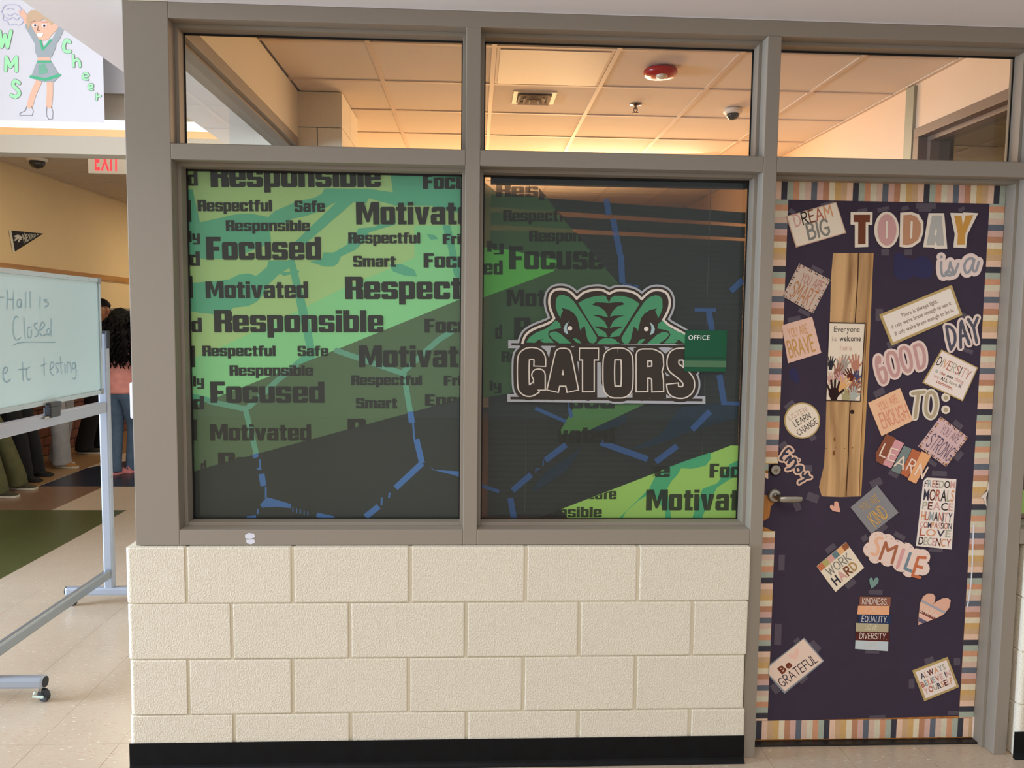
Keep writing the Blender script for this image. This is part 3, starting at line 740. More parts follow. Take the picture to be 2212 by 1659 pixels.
W1(ZA, 'Respectful', 1288, 1824, 642, 80); W1(ZA, 'Friendly', 1992, 2420, 648, 76); W1(ZA, 'Focused', 230, 1085, 764, 170); W1(ZA, 'ly', 98, 182, 630, 80); W1(ZA, 'd', 103, 182, 808, 106)
W1(ZA, 'Smart', 1325, 1642, 817, 82); W1(ZA, 'Focused', 1850, 2440, 823, 106); W1(ZA, 'Motivated', 225, 988, 1050, 124); W1(ZA, 'Respectful', 1264, 2420, 1058, 166)
W1(ZA, 'l', 92, 130, 1050, 165); W1(ZA, 'l', 90, 118, 482, 165)
W1(ZA, 'Responsible', 288, 1550, 1305, 165); W1(ZA, 'd', 120, 196, 1304, 108); W1(ZA, 'Focused', 1857, 2440, 1308, 104)
W1(ZB_, 'Respectful', 200, 745, 100, 78); W1(ZB_, 'Safe', 910, 1138, 100, 76); W1(ZB_, 'Motivated', 1368, 2340, 183, 162); W1(ZB_, 'Responsible', 402, 1025, 246, 78)
W1(ZB_, 'Respectful', 1310, 1836, 317, 74); W1(ZB_, 'Friendly', 2000, 2420, 320, 74); W1(ZB_, 'ly', 130, 212, 326, 78); W1(ZB_, 'Focused', 260, 1109, 449, 160); W1(ZB_, 'd', 132, 213, 499, 102); W1(ZB_, 'l', 112, 146, 183, 162)
W1(ZB_, 'Smart', 1345, 1652, 489, 76); W1(ZB_, 'Ener', 1860, 2160, 472, 86, blk); W1(ZB_, 'Motivated', 258, 1010, 730, 122); W1(ZB_, 'Respect', 1283, 2150, 728, 160, blk); W1(ZB_, 'Respon', 318, 1050, 975, 158, blk)
W1(ZB_, 'l', 135, 160, 730, 160); W1(ZB_, 'd', 188, 230, 975, 100, blk)
# --- right film
f2, R2 = film('window_film', 'dark printed film with blue lines and gator emblem on the right window', c_+SP-.003, d_-SP+.003, k2N)
art = GB()
ppoly(art, PF, [ZC([60, 90, 180, 190, 560, 232, 635, 340, 900, 650, 1100, 880, 1000, 1500, 300, 1500]) + ZD([330, 370, 150, 402, 60, 420])], k2M, .0003, clips=R2)
ppoly(art, PF, ZD([750, 450, 1330, 440, 1180, 510, 860, 660, 640, 690, 760, 480]), k2W, .0006, clips=R2)
ppoly(art, PF, ZC([60, 600, 230, 612, 400, 650, 640, 700, 610, 780, 400, 860, 60, 985]), k2G, .0006, clips=R2)
ppoly(art, PF, ZD([2020, 770, 1930, 768, 1770, 830, 1480, 930, 660, 1245, 740, 1345, 2020, 1345]), k2Y, .0006, clips=R2)
lowc = [(PF.p(*ZD(660, 1246)), PF.p(*ZD(1930, 768)))[::-1]]
ppoly(art, PF, [ZD([1780, 820, 1780, 870, 1740, 920, 1640, 942, 1560, 938, 1530, 990, 1490, 1030, 1455, 1090, 1490, 1345, 1440, 1345, 1440, 1260, 1320, 1090, 1360, 1010, 1440, 940, 1600, 880]),
              ZD([1060, 1345, 1300, 1110, 1370, 1100, 1240, 1180, 1150, 1260, 1100, 1345]), ZD([2020, 860, 2020, 960, 1830, 1080, 1760, 1200, 1700, 1345, 1630, 1345, 1720, 1090, 1830, 1050, 1920, 910])], k2T, .0009, clips=R2)
ppoly(art, PF, [ZD([880, 655, 1140, 540, 1150, 590, 1060, 640, 960, 655]), ZD([430, 1105, 560, 960, 830, 770, 700, 960, 480, 1105]), ZD([1180, 800, 1400, 690, 1560, 480, 1980, 440, 1980, 560, 1640, 660, 1330, 780]), ZC([1040, 1370, 2020, 1250, 2020, 1450, 1040, 1452])][:3], k2S, .0006, clips=R2)
for w_, z_, L_ in ((13, ZC, [[(1000, 240), (1020, 360)], [(1050, 390), (1105, 660)], [(1110, 660), (1120, 870)], [(1930, 930), (2020, 845)], [(1765, 1075), (1790, 1225)]]), (7, ZC, [[(1120, 880), (1240, 900)], [(1660, 1070), (1820, 1070)]]),
                   (13, ZD, [[(1845, 240), (1880, 455)], [(1775, 515), (1640, 650)], [(1530, 772), (1370, 890)], [(955, 745), (1310, 870)], [(700, 762), (545, 880)], [(440, 985), (300, 1105)], [(285, 1160), (312, 1320)]]),
                   (8, ZD, [[(1860, 452), (2000, 455)], [(60, 1065), (200, 1112)], [(470, 490), (700, 590)], [(715, 440), (740, 560)]]), (3, ZD, [[(530, 880), (530, 920)], [(475, 945), (505, 945)], [(475, 945), (475, 970)]])):
    pstroke(art, PF, [z_(l) for l in L_], w_, k2B, .0012, cap='butt', clips=R2)
art.build('artwork', f2)
txg = GB()
lefts = [(PF.p(*ZC(1100, 880)), PF.p(*ZC(560, 232)))]
def W2(z, s, x0, x1, b, cap, ex=None):
    txg = GB(); line(txg, PF, s, z(x0, b), z(x1, b), cap/3.456, k2X, 'blk', off=.0015, clips=R2+(ex or []))
    if txg.f: txg.build('printed_word', f2)
W2(ZC, 'Respectful', 232, 775, 410, 84, lefts); W2(ZC, 'Responsible', 425, 1060, 558, 80, lefts); W2(ZC, 'Focused', 275, 1100, 766, 168, lefts); W2(ZC, 'ed', 85, 228, 806, 106); W2(ZC, 'ly', 112, 236, 636, 80)
W2(ZC, 'Motivated', 258, 1010, 1042, 122); W2(ZC, 'Respon', 312, 1020, 1286, 158); W2(ZC, 'd', 172, 222, 1285, 106); W2(ZD, 'Respectful', 218, 760, 145, 78); W2(ZD, 'ly', 130, 217, 360, 76); W2(ZC, 'Responsible', 180, 1200, 228, 100, lefts)
cR = lambda x: [(PF.p(*ZD(x, 900)), PF.p(*ZD(x, 100)))][::1]
cR = lambda x: [(PF.p(*ZD(x, 100)), PF.p(*ZD(x, 900)))]
lowb = [(PF.p(*ZD(1930, 768)), PF.p(*ZD(660, 1245)))]
W2(ZD, 'Focused', 260, 1062, 492, 160, cR(700)); W2(ZD, 'Motivated', 280, 1062, 750, 122, cR(640)); W2(ZD, 'Responsible', 250, 1475, 1003, 100, cR(1350)); W2(ZD, 'Safe', 850, 1076, 1168, 78, lowb); W2(ZD, 'Responsible', 300, 966, 1303, 78, lowb)
W2(ZD, 'Focused', 1770, 2320, 1008, 104); W2(ZD, 'Motivated', 1296, 2210, 1252, 156)
f3, R3 = film('window_film', 'dark printed film with a green patch on the window right of the door', f_+.05+SP+.002, 3.385, k2N)
g = GB(); g.flat([[(2.07, .98), (2.5, 1.06), (2.9, .98), (3.3, 1.25), (3.3, .9), (2.07, .9)]], PF, k2Y, .0003); g.build('artwork', f3)
# --- closed mini blinds behind both films
SL = mat('blind_slat', (120, 116, 106), .6)
sl0 = None
for bi, (nm, x0, x1, lab) in enumerate((('window_blind', a_+.02, b_-.02, 'closed slatted mini blind behind the green film on the left window'), ('window_blind', .079, d_-.004, 'slatted mini blind behind the dark film on the right window, top slats tilted open'))):
    bl = empty(nm, ((x0+x1)/2, .15, T4), lab, 'blind')
    g = GB(); g.box((x0, .13, T3-.035), (x1, .17, T3-.008), mat('blind_headrail', (58, 60, 62), .5), bev=.002); g.build('headrail', bl)
    g = GB(); V = []; n = 6; L2 = .4725
    for k in range(n):
        a = -1.15+k/(n-1)*.0; t_ = k/(n-1)-.5
        V += [(-.5, .0030*math.cos(t_*3)+t_*.006, t_*.0245), (.5, .0030*math.cos(t_*3)+t_*.006, t_*.0245)]
    g.raw(V, [(2*k, 2*k+1, 2*k+3, 2*k+2) for k in range(n-1)], SL)
    proto = None
    zs = [T3-.035-.0205*k for k in range(1, 61)]; zs = [z for z in zs if z > T4+.03]
    for k, z in enumerate(zs):
        tilt = 0.0; zz = z
        if bi == 1:
            tilt = math.radians(3.4)*max(0, 1-k/14.0)
            if k < 2 or k in (4, 7): continue
            zz = z-.014*max(0, 1-k/14.0)
        if proto is None:
            proto = g.build('slat', bl, origin=(0, 0, 0)); o = proto
        else: o = proto.copy(); S.collection.objects.link(o)
        o.location = ((x0+x1)/2-WL[bl.name][0], 0, zz-T4); o.scale = ((x1-x0), 1, 1); o.rotation_euler = (0, tilt, 0)
    for xx in (x0+.14, x1-.14):
        g2 = GB(); g2.box((xx-.001, .136, T4+.03), (xx+.001, .138, T3-.03), PAPER); g2.build('ladder_cord', bl)
    g2 = GB(); g2.box((x0, .138, T4+.012), (x1, .160, T4+.026), SL, bev=.003); g2.build('bottom_rail', bl)

# ================================================================== EMBLEM
PE = Plane('Y', .1070)                             # decal on the face of the pane
lg = empty('gator_emblem', (.5, .107, 1.3), 'school emblem decal of a green gator head over the word GATORS', 'decal')
eS, eD, eC, eG, eW, eL = C(176, 178, 184, .5), C(58, 50, 44, .5), C(226, 216, 204, .5), C(78, 152, 110, .5), C(235, 228, 218, .5), C(172, 198, 202, .5)
head = [(205, 650), (225, 590), (260, 545), (330, 505), (410, 475), (470, 445), (498, 415), (478, 370), (460, 320), (452, 260), (462, 200), (495, 160), (550, 147), (610, 155), (660, 185), (705, 235), (760, 185), (820, 162), (890, 152), (950, 160), (1005, 190), (1060, 162), (1130, 158), (1210, 172), (1265, 200), (1302, 240), (1340, 200), (1390, 165), (1450, 155), (1510, 170), (1545, 205), (1560, 265), (1550, 330), (1525, 385), (1500, 430), (1550, 475), (1620, 515), (1700, 560), (1760, 600), (1795, 650)]
def seg_smooth(P, corners):
    out = []; cur = [P[0]]
    for i in range(1, len(P)):
        cur.append(P[i])
        if i in corners or i == len(P)-1: out += smoothp(cur, 4)[:-1]; cur = [P[i]]
    return out+[P[-1]]
hs = seg_smooth(head, {6, 15, 20, 25, 34})
GL = [[(365, 850), (365, 790), (345, 752), (290, 738), (240, 752), (216, 800), (216, 1020), (235, 1068), (280, 1078), (330, 1050)], [(362, 935), (345, 935), (362, 935), (362, 1070)]], \
     [[(484, 1080), (560, 745), (600, 745), (668, 1080)], [(528, 985), (625, 985)]], [[(735, 745), (900, 745)], [(812, 745), (812, 1085)]], \
     [[(1083, 742), (1030, 750), (1002, 800), (1002, 1030), (1030, 1085), (1083, 1092), (1138, 1085), (1166, 1030), (1166, 800), (1138, 750), (1083, 742)]], \
     [[(1305, 1085), (1305, 752), (1400, 752), (1446, 775), (1450, 850), (1430, 905), (1330, 915)], [(1390, 915), (1440, 930), (1448, 985), (1450, 1085)]], \
     [[(1738, 870), (1738, 800), (1710, 752), (1665, 745), (1610, 755), (1590, 800), (1595, 860), (1640, 900), (1700, 950), (1732, 1000), (1728, 1060), (1690, 1092), (1640, 1095), (1595, 1075), (1585, 1020)]]
GL = [[smoothp(q, 4) if (i in (0, 3, 5) and k == 0) else q for k, q in enumerate(G_)] for i, G_ in enumerate(GL)]
def lett(i): return [ZE(q) for q in (GL[i])]
t2 = 22.0
g = GB()
pstroke(g, PE, [ZE(hs)], (24+76)/4.254, eS, .0002); ppoly(g, PE, [ZE(hs)], eS, .0002)
for i in range(6): pstroke(g, PE, lett(i), (94+24+96)/4.254, eS, .0002)
ppoly(g, PE, [ZE([75, 617, 1760, 640, 1760, 705, 75, 690]), ZE([68, 1110, 1888, 1130, 1888, 1203, 68, 1183])], eS, .0002)
g.build('silver_outline', lg)
g = GB()
pstroke(g, PE, [ZE(hs)], (24+38)/4.254, eD, .0004); ppoly(g, PE, [ZE(hs)], eD, .0004)
for i in range(6): pstroke(g, PE, lett(i), (94+24+62)/4.254, eD, .0004)
ppoly(g, PE, [ZE([105, 643, 1740, 662, 1740, 684, 105, 664]), ZE([95, 1136, 1860, 1154, 1860, 1178, 95, 1160]), ZE([230, 680, 1740, 690, 1740, 1150, 230, 1140])], eD, .0004)
g.build('dark_outline', lg)
g = GB(); ppoly(g, PE, [ZE(q) for q in ([370, 672, 470, 672, 450, 780, 425, 715], [965, 680, 1012, 680, 968, 708], [1168, 682, 1228, 684, 1228, 728], [1455, 686, 1588, 686, 1520, 742], [708, 812, 727, 812, 727, 935], [893, 820, 925, 820, 930, 1010, 990, 1142, 893, 1142], [1160, 1143, 1217, 1098, 1217, 1143], [1512, 905, 1565, 945, 1530, 945], [1528, 1146, 1528, 1112, 1580, 1148])], eS, .00058); g.split('silver_gap', lg)
g = GB(); pstroke(g, PE, [ZE(hs)], 22/4.254, eC, .0006, cap='butt')
for i in range(6): pstroke(g, PE, lett(i), (98+22)/4.254, eC, .0006, cap='butt', ext=60/4.254 if 0 else 10/4.254)
g.build('cream_line', lg)
g = GB()
for i in range(6): pstroke(g, PE, lett(i), 96/4.254, eD, .0008, cap='butt')
g.build('lettering', lg)
g = GB(); mir = lambda P: [(2006-x, y+4) for x, y in P]
brow = [(512, 310), (515, 235), (540, 205), (580, 200), (630, 215), (680, 260), (720, 320), (800, 440), (890, 590), (886, 625), (860, 645), (825, 640), (803, 605), (790, 545), (780, 490), (755, 500), (738, 530), (725, 470), (710, 410), (680, 370), (630, 335), (563, 320), (580, 345), (560, 385), (557, 415), (530, 370)]
cheek = [(240, 637), (270, 590), (330, 548), (420, 512), (465, 480), (512, 432), (552, 462), (560, 505), (500, 515), (455, 530), (440, 560), (452, 590), (500, 640), (400, 640), (370, 620), (405, 602), (350, 615), (320, 640)]
leaf = [(450, 560), (470, 540), (510, 535), (560, 560), (610, 605), (655, 645), (545, 645), (480, 600)]
lf2 = [(668, 602), (700, 600), (730, 620), (745, 645), (705, 640)]
crown = [(718, 275), (790, 235), (870, 212), (950, 205), (975, 215), (990, 250), (1003, 270), (1018, 228), (1050, 208), (1130, 208), (1220, 238), (1283, 282), (1190, 430), (1095, 580), (1000, 590), (905, 578), (810, 430)]
nose = [(890, 648), (920, 612), (960, 597), (1010, 595), (1060, 610), (1108, 652)]
ppoly(g, PE, [ZE(q) for q in (brow, mir(brow), cheek, mir(cheek), leaf, mir(leaf), lf2, mir(lf2), crown, nose)], eG, .0007); g.build('green_shapes', lg)
g = GB()
st = [[(845, 290), (880, 268), (940, 270), (1003, 275), (1060, 268), (1120, 268), (1150, 285), (1080, 305), (1035, 350), (1015, 392), (988, 392), (965, 350), (920, 312)],
      [(845, 385), (900, 382), (960, 400), (1003, 404), (1050, 390), (1150, 388), (1090, 405), (1040, 440), (1015, 492), (985, 492), (960, 445), (915, 408)],
      [(858, 490), (920, 490), (990, 508), (1060, 492), (1135, 492), (1080, 515), (1030, 550), (1010, 582), (985, 582), (970, 545), (920, 515)], [(990, 390), (1012, 390), (1010, 590), (988, 590)],
      [(905, 578), (1000, 600), (1095, 580), (1108, 600), (1085, 640), (1060, 610), (1010, 595), (960, 597), (920, 612), (895, 620)]]
ppoly(g, PE, [ZE(q) for q in st], eD, .0009); g.build('dark_stripes', lg)
cres = [(632, 445), (600, 470), (583, 510), (592, 545), (627, 566), (618, 530), (614, 500), (620, 470)]
for c_e in (cres, mir(cres)): g = GB(); ppoly(g, PE, [ZE(c_e)], eL, .0009); g.build('iris', lg)
for c_e in ((643, 507), (1344, 513)): g = GB(); ppoly(g, PE, [ZE(disc(c_e, 21, 20))], eW, .0011); g.build('pupil', lg)

# office plaque
os_ = empty('office_sign', (.86, .10, 1.5), 'green plastic room sign reading OFFICE beside the gator emblem', 'sign')
PO = Plane('Y', .1068); Q = [PO.p(1480, 713), PO.p(1570, 714), PO.p(1570, 803), PO.p(1480, 802)]
sx0, sx1, sz1, sz0 = Q[0][0], Q[1][0], Q[0][1], Q[2][1]
g = GB(); g.box((sx0, .101, sz0), (sx1, .1066, sz1), mat('sign_green', (6, 84, 52), .4, spec=.4), bev=.0008); g.build('plate', os_)
g = GB(); zz = lambda v: PO.p(1525, v)[1]
g.box((sx0, .0992, zz(793)), (sx1, .1012, zz(779)), mat('sign_insert', (76, 116, 82), .35), bev=.0004); g.build('insert_strip', os_, label='grey green insert strip')
g = GB(); g.box((sx0, .0998, zz(774)), (sx1, .1011, zz(771.5)), mat('sign_dark', (4, 66, 40), .4)); g.build('groove_lip', os_)
PO2 = Plane('Y', .1008); g = GB(); line(g, PO2, 'OFFICE', (1487, 734), (1533, 734.5), 10.5, C(240, 240, 236), 'bfb', w=.012, gap=.2); g.build('lettering', os_)
for u, v in ((1483.5, 717), (1566.5, 718)):
    p = PO2.p(u, v); g = GB(); g.lathe([(.0016, 0), (.0014, .0008), (0, .001)], (p[0], .1008, p[1]), (0, -1, 0), C(20, 60, 44), n=10); g.build('rivet', os_)
# ================================================================== DOOR
DY = .107; PD = Plane('Y', DY)
door = empty('door_1', (1.54, DY, .008), 'wooden office door covered in navy paper with a striped paper border', kind='structure')
DW = m_wood('oak_door', (150, 92, 34), (196, 128, 56))
g = GB(); g.box((e_+.002, DY, .008), (f_-.002, DY+.045, 2.142), DW, bev=.001); g.build('leaf', door)
PN = Plane('Y', DY-.0008)
A1, A2, A3, A4 = Zm(1640, 380, 5.925), Zm(1880, 380, 5.925), Zm(1640, 640, 5.925), Zm(1860, 640, 5.925)
A5, A6, A7, A8, A9, A10 = Zm(1640, 900, 5.925), Zm(1860, 900, 5.184), Zm(1620, 1140, 5.53), Zm(1820, 1220, 5.184), Zm(1600, 1360, 5.55), Zm(1900, 1380, 5.946)
navy = mat('navy_paper', (66, 56, 72), .85, bump=.25, bscale=35, bdist=.002, vary=.05, vscale=12, spec=.2)
xl = PN.p(*A1(340, 1100))[0]; xr = PN.p(*A2(1500, 800))[0]; zt = PN.p(*A1(900, 311))[1]; zb = PN.p(*A9(600, 1095))[1]
lite = [A1(945, 985), A1(1465, 985), A1(1450, 1300), A1(1435, 1659), A3(1400, 900), A3(1360, 1659), A5(1330, 600), A5(1305, 1020), A5(1050, 1030), A5(800, 1020), A5(765, 900), A5(830, 620), A5(845, 350), A5(855, 0), A3(870, 1000), A3(905, 340), A1(920, 1300)]
NP = [(xl, zb), (xr-.001, zb+.012), (xr-.001, PN.p(*A8(1400, 400))[1]), (xr, 1.0), (xr, zt), (xl, zt), (xl, PN.p(*A5(250, 600))[1])]+PN.ps(A5([120, 600, 115, 720, 115, 800, 65, 780, 65, 1000, 130, 1010, 200, 1100, 150, 1150, 130, 1290, 50, 1340, 50, 1410, 130, 1440, 190, 1480, 245, 1480]))+[(xl, .9)]
# cut the opening over the door lite: rebuild with the hole removed
def with_hole(outer, hole):
    K = 100.; vs = [Vector((x*K, y*K)) for x, y in outer+hole]; no = len(outer)
    r = delaunay_2d_cdt(vs, [], [list(range(no)), list(range(no, no+len(hole)))], 0, 1e-5)
    V2 = [(v.x/K, v.y/K) for v in r[0]]
    return V2, inside([tuple(f) for f in r[2]], V2, [outer], [hole])
def ccwp(P): return P if sum(P[i-1][0]*P[i][1]-P[i][0]*P[i-1][1] for i in range(len(P))) > 0 else P[::-1]
V2, F2 = with_hole(ccwp(NP), ccwp(PN.ps(lite)))
g = GB(); g.raw([PN.w(a, b, 0) for a, b in V2], [f for f in F2], navy); paper = g.build('navy_paper', door)
g = GB(); ppoly(g, PN, [[(1932, 548), (1944, 545), (1956, 556), (1972, 562), (1990, 552), (2006, 558), (2016, 572), (2012, 598), (1994, 602), (1972, 596), (1958, 606), (1938, 602), (1930, 590)]], mat('blue_blotch', (50, 48, 88), .9), .0004); ppoly(g, PN, [[(1704, 800), (1716, 792), (1724, 806), (1728, 822), (1722, 830), (1706, 816)]], mat('blue_blotch', (0, 0, 0)), .0004); g.split('blue_blotch', door)
# wood print in the narrow door lite
wood = m_wood('printed_pallet_wood', (150, 108, 66), (222, 178, 124), (14, 14, 1.2), .7)
PW = Plane('Y', DY-.0002)
g = GB(); ppoly(g, PW, lite, wood, 0); g.build('wood_paper', door, label='paper printed with weathered wood planks')
g = GB(); dk = C(70, 42, 22)
pstroke(g, PW, [[A1(1270, 985), A1(1262, 1300), A1(1240, 1659), A3(1228, 330)], [A3(1165, 1345), A5(1155, 0), A5(1140, 500), A5(1112, 1010)]], 2.2, dk, .0002)
pstroke(g, PW, [[A3(1378, 330), A3(1330, 1340), A5(1306, 300), A5(1280, 1015)]], 1.6, C(110, 66, 30), .0002)
g.build('plank_seam', door, label='dark printed plank seams')
g = GB(); ppoly(g, PW, [[A1(1437, 985), A1(1465, 985), A1(1450, 1300), A1(1435, 1659), A3(1400, 900), A3(1360, 1659), A5(1330, 600), A5(1305, 1020), A5(1283, 1020), A5(1308, 300), A3(1335, 1345), A3(1380, 640), A1(1410, 1659)]], m_wood('pale_wood_edge', (176, 124, 66), (214, 168, 106)), .0004); g.build('lite_edge', door)
g = GB()
for z_, x, y, r in ((A3, 918, 180, 5), (A3, 1060, 180, 5), (A3, 1168, 178, 5), (A3, 1280, 182, 5), (A5, 855, 405, 5), (A5, 972, 400, 5), (A5, 1093, 406, 5), (A5, 1193, 400, 6), (A3, 1190, 1480, 28)):
    ppoly(g, PW, [disc(z_(x, y), r/5.925, 10)], C(52, 32, 18), .0003)
ppoly(g, PW, [disc(A5(955, 465), 3, 12, 5.5), disc(A5(965, 290), 2, 12, 5)], C(128, 84, 40), .0002)
g.build('nail_print', door, kind='stuff')
# striped border strips
ST = [('dark', (62, 60, 70)), ('sage', (176, 184, 166)), ('orange', (218, 158, 122)), ('cream', (222, 212, 184)), ('blushtan', (222, 190, 168)), ('slate', (104, 110, 120)), ('pink', (222, 180, 166)), ('terra', (196, 140, 106)), ('ivory', (238, 222, 190)), ('mustard', (218, 176, 112)), ('tan', (214, 176, 134)), ('blush', (242, 204, 176))]
ST = [mat('stripe_'+n, c, .8, vary=.05, vscale=60) for n, c in ST]; SW = .02225
PS = Plane('Y', DY-.0018)
def strip(axis, a0, a1, b0, b1, start, direction, lab, bend=False):
    """stripes run along axis from a0 to a1; b0..b1 is the width; start = coordinate where a dark stripe begins"""
    g = GB(); k0 = -80
    for k in range(-80, 160):
        s0 = start+direction*k*SW; s1 = s0+direction*SW; lo, hi = min(s0, s1), max(s0, s1); lo = max(lo, a0); hi = min(hi, a1)
        if hi-lo < 1e-4: continue
        m = ST[k % 12]
        if axis == 'x': V = [(lo, b0), (hi, b0), (hi, b1), (lo, b1)]
        else: V = [(b0, lo), (b1, lo), (b1, hi), (b0, hi)]
        g.flat([V], PS, m, 0, .0009, union=False)
    return g.build('border_strip', door, label=lab)
xe0, xe1 = e_+.003, f_-.014
strip('x', xe0, xe1, zt-.001, 2.136, PS.p(1688, 410)[0], 1, 'striped paper border strip across the top')
strip('x', xe0, xe1+.002, PS.p(1700, 1597)[1], zb+.002, PS.p(1633, 1580)[0]+SW, -1, 'striped paper border strip along the bottom')
strip('z', PS.p(*A5(160, 604))[1], zt-.0015, xe0, xl, PS.p(1660, 428)[1]+SW, -1, 'upper left striped paper border strip')
strip('z', zb+.003, PS.p(*A7(200, 40))[1], xe0, xl-.001, PS.p(1650, 1248)[1]-SW, 1, 'lower left striped paper border strip')
strip('z', PS.p(2120, 913)[1], zt-.0015, xr, xe1, PS.p(2140, 576.6)[1], -1, 'upper right striped paper border strip')
strip('z', zb+.003, PS.p(2120, 913)[1]-.0005, xr, xe1, PS.p(2120, 939.6)[1], -1, 'lower right striped paper border strip')
g = GB()
for z_, P in ((A5, [60, 605, 118, 605, 118, 690, 66, 690]), (A5, [66, 725, 115, 725, 115, 795, 66, 775])): ppoly(g, PS, z_(P), ST[1 if z_(P)[0][1] < 1010 else 11], 0, .0006)
g.build('border_strip', door, label='torn scraps of striped border beside the lock')
# loose curled edges at the right
g = GB(); wt = C(236, 238, 244); pts = [A8(1443, 0), A8(1440, 160), A8(1425, 300), A8(1395, 470)]
pstroke(g, PS, [[A6(1258, 1218), A6(1250, 1400), A6(1243, 1640), pts[1], pts[2], pts[3]]], 2.6, wt, .002, thick=.001); g.build('curled_edge', door, label='white curled edge of the navy paper')
g = GB(); ppoly(g, PS, [A6([1455, 690, 1420, 800, 1345, 900, 1375, 905, 1395, 960, 1412, 1030, 1440, 900])], C(30, 22, 22), .002, .001); g.build('torn_gap', door)
g = GB(); ppoly(g, PS, [A6([1440, 610, 1425, 720, 1405, 830, 1345, 890, 1335, 910, 1365, 912, 1400, 1010, 1395, 900, 1425, 800])], C(240, 226, 214), .004, .001); g.build('torn_flap', door)
g = GB(); V = []; n = 8
for k in range(n):
    t = k/(n-1); x = xe1-.004+.022*t; y = DY-.003-.018*t*t; V += [(x, y, PS.p(2100, 1593-3*t)[1]), (x, y, PS.p(2100, 1548+4*t*t)[1])]
g.raw(V, [(2*k, 2*k+2, 2*k+3, 2*k+1) for k in range(n-1)], C(244, 222, 208)); g.build('curled_edge', door, label='curled pale end of the bottom border strip', smooth=True)
# lock, rose and lever
LC = PD.p(*A5(200, 675)); g = GB()
g.lathe([(.0225, 0), (.0225, .006), (.019, .010)], (LC[0], DY-.001, LC[1]), (0, -1, 0), mat('dark_metal', (70, 62, 54), .4, metal=1.0), n=36); g.build('lock_collar', door, smooth=False)
g = GB(); g.lathe([(.0185, .008), (.0178, .0125), (0, .0128)], (LC[0], DY, LC[1]), (0, -1, 0), STEEL, n=36); lk = g.build('lock_cylinder', door)
g = GB(); g.lathe([(.0075, .0126), (.0072, .0142), (0, .0143)], (LC[0], DY, LC[1]-.002), (0, -1, 0), mat('brass_plug', (150, 138, 110), .35, metal=1.0), n=20); g.box((LC[0]-.0009, DY-.0148, LC[1]-.0075), (LC[0]+.0009, DY-.014, LC[1]+.003), GASKET); g.build('keyway', lk)
RC = PD.p(*A5(192, 1008)); g = GB()
g.lathe([(.0262, 0), (.0262, .005), (.022, .010), (.013, .012)], (RC[0], DY-.001, RC[1]), (0, -1, 0), STEEL, n=40)
g.build('handle_rose', door, smooth=False)
g = GB(); LE = Plane('Y', DY-.055).p(*A5(560, 1062)); L0 = Plane('Y', DY-.055).p(*A5(262, 1060))
ys = DY-.055; P = [(RC[0], DY-.008, RC[1]), (RC[0], DY-.035, RC[1]), (RC[0]+.006, DY-.050, RC[1]-.001), (L0[0]+.004, ys-.001, L0[1]), (L0[0]+.03, ys-.002, L0[1]), (LE[0]-.03, ys, LE[1]), (LE[0]-.004, ys+.004, LE[1]), (LE[0]+.001, ys+.006, LE[1])]
g.tube(P, [(.011, .011), (.011, .011), (.0115, .011), (.012, .0075), (.0128, .006), (.0128, .0055), (.011, .005), (.006, .003)], STEEL, n=20); g.build('lever_handle', door, smooth=True)
g = GB(); g.box((e_+.001, .075, -.001), (f_-.001, .146, .0075), mat('dark_threshold', (30, 26, 24), .5), bev=.001); g.build('trim_3', kind='structure', label='dark threshold strip under the office door')

# ================================================================== SIGNS TAPED ON THE DOOR
NS = 0
def sign(nm, lab, cat='sign', at=None, grp='cheerful signs and letters taped on the navy door'):
    p = Plane('Y', DY-.004).p(*at)
    return empty(nm, (p[0], DY-.004, p[1]), lab, cat, grp)
PC = Plane('Y', DY-.0042)
def card(par, quad, m, off=.0, thick=.0028, nm='card', smooth=False):
    g = GB(); ppoly(g, PC, [quad], m, off, thick, smooth=smooth); return g.build(nm, par)
def inset(q, d):
    c = np.mean(q, 0); out = []
    n = len(q)
    for i in range(n):
        p = np.array(q[i]); a = np.array(q[i-1])-p; b = np.array(q[(i+1) % n])-p; a /= np.linalg.norm(a); b /= np.linalg.norm(b)
        out.append(tuple(p+(a+b)*d/max(.3, abs(a[0]*b[1]-a[1]*b[0]))))
    return out
def tapes(par, L):
    for (u, v, w, h, ang) in L:
        a = math.radians(ang); ca, sa = math.cos(a), math.sin(a)
        g = GB(); ppoly(g, PC, [[(u+x*ca-y*sa, v+x*sa+y*ca) for x, y in ((-w/2, -h/2), (w/2, -h/2), (w/2, h/2), (-w/2, h/2))]], TAPE, -.0022); g.build('tape', par)
def lines(par, L, off=.0004):
    for a in L:
        g = GB(); s, p0, p1, h, col = a[:5]; kw = dict(a[5]) if len(a) > 5 else {}
        line(g, PC, s, p0, p1, h, col, off=kw.pop('off', off), **kw)
        if g.f: g.build('lettering', par)
cr = mat('card_cream', (246, 230, 208), .75, spec=.3); gold = mat('card_gold', (196, 168, 110), .5, spec=.4)
BFB = dict(font='bfb', w=.025); BF = dict(font='bf', w=0.0)
TRc, GRc, DKc, BRc, ORc, PKc, SGc, MUc, NVc, BLc, TNc, MRc = C(190, 106, 84), C(142, 140, 132), C(52, 46, 44), C(128, 74, 44), C(226, 160, 112), C(222, 170, 160), C(180, 178, 152), C(208, 160, 84), C(62, 60, 78), C(160, 172, 172), C(196, 170, 130), C(110, 46, 36)
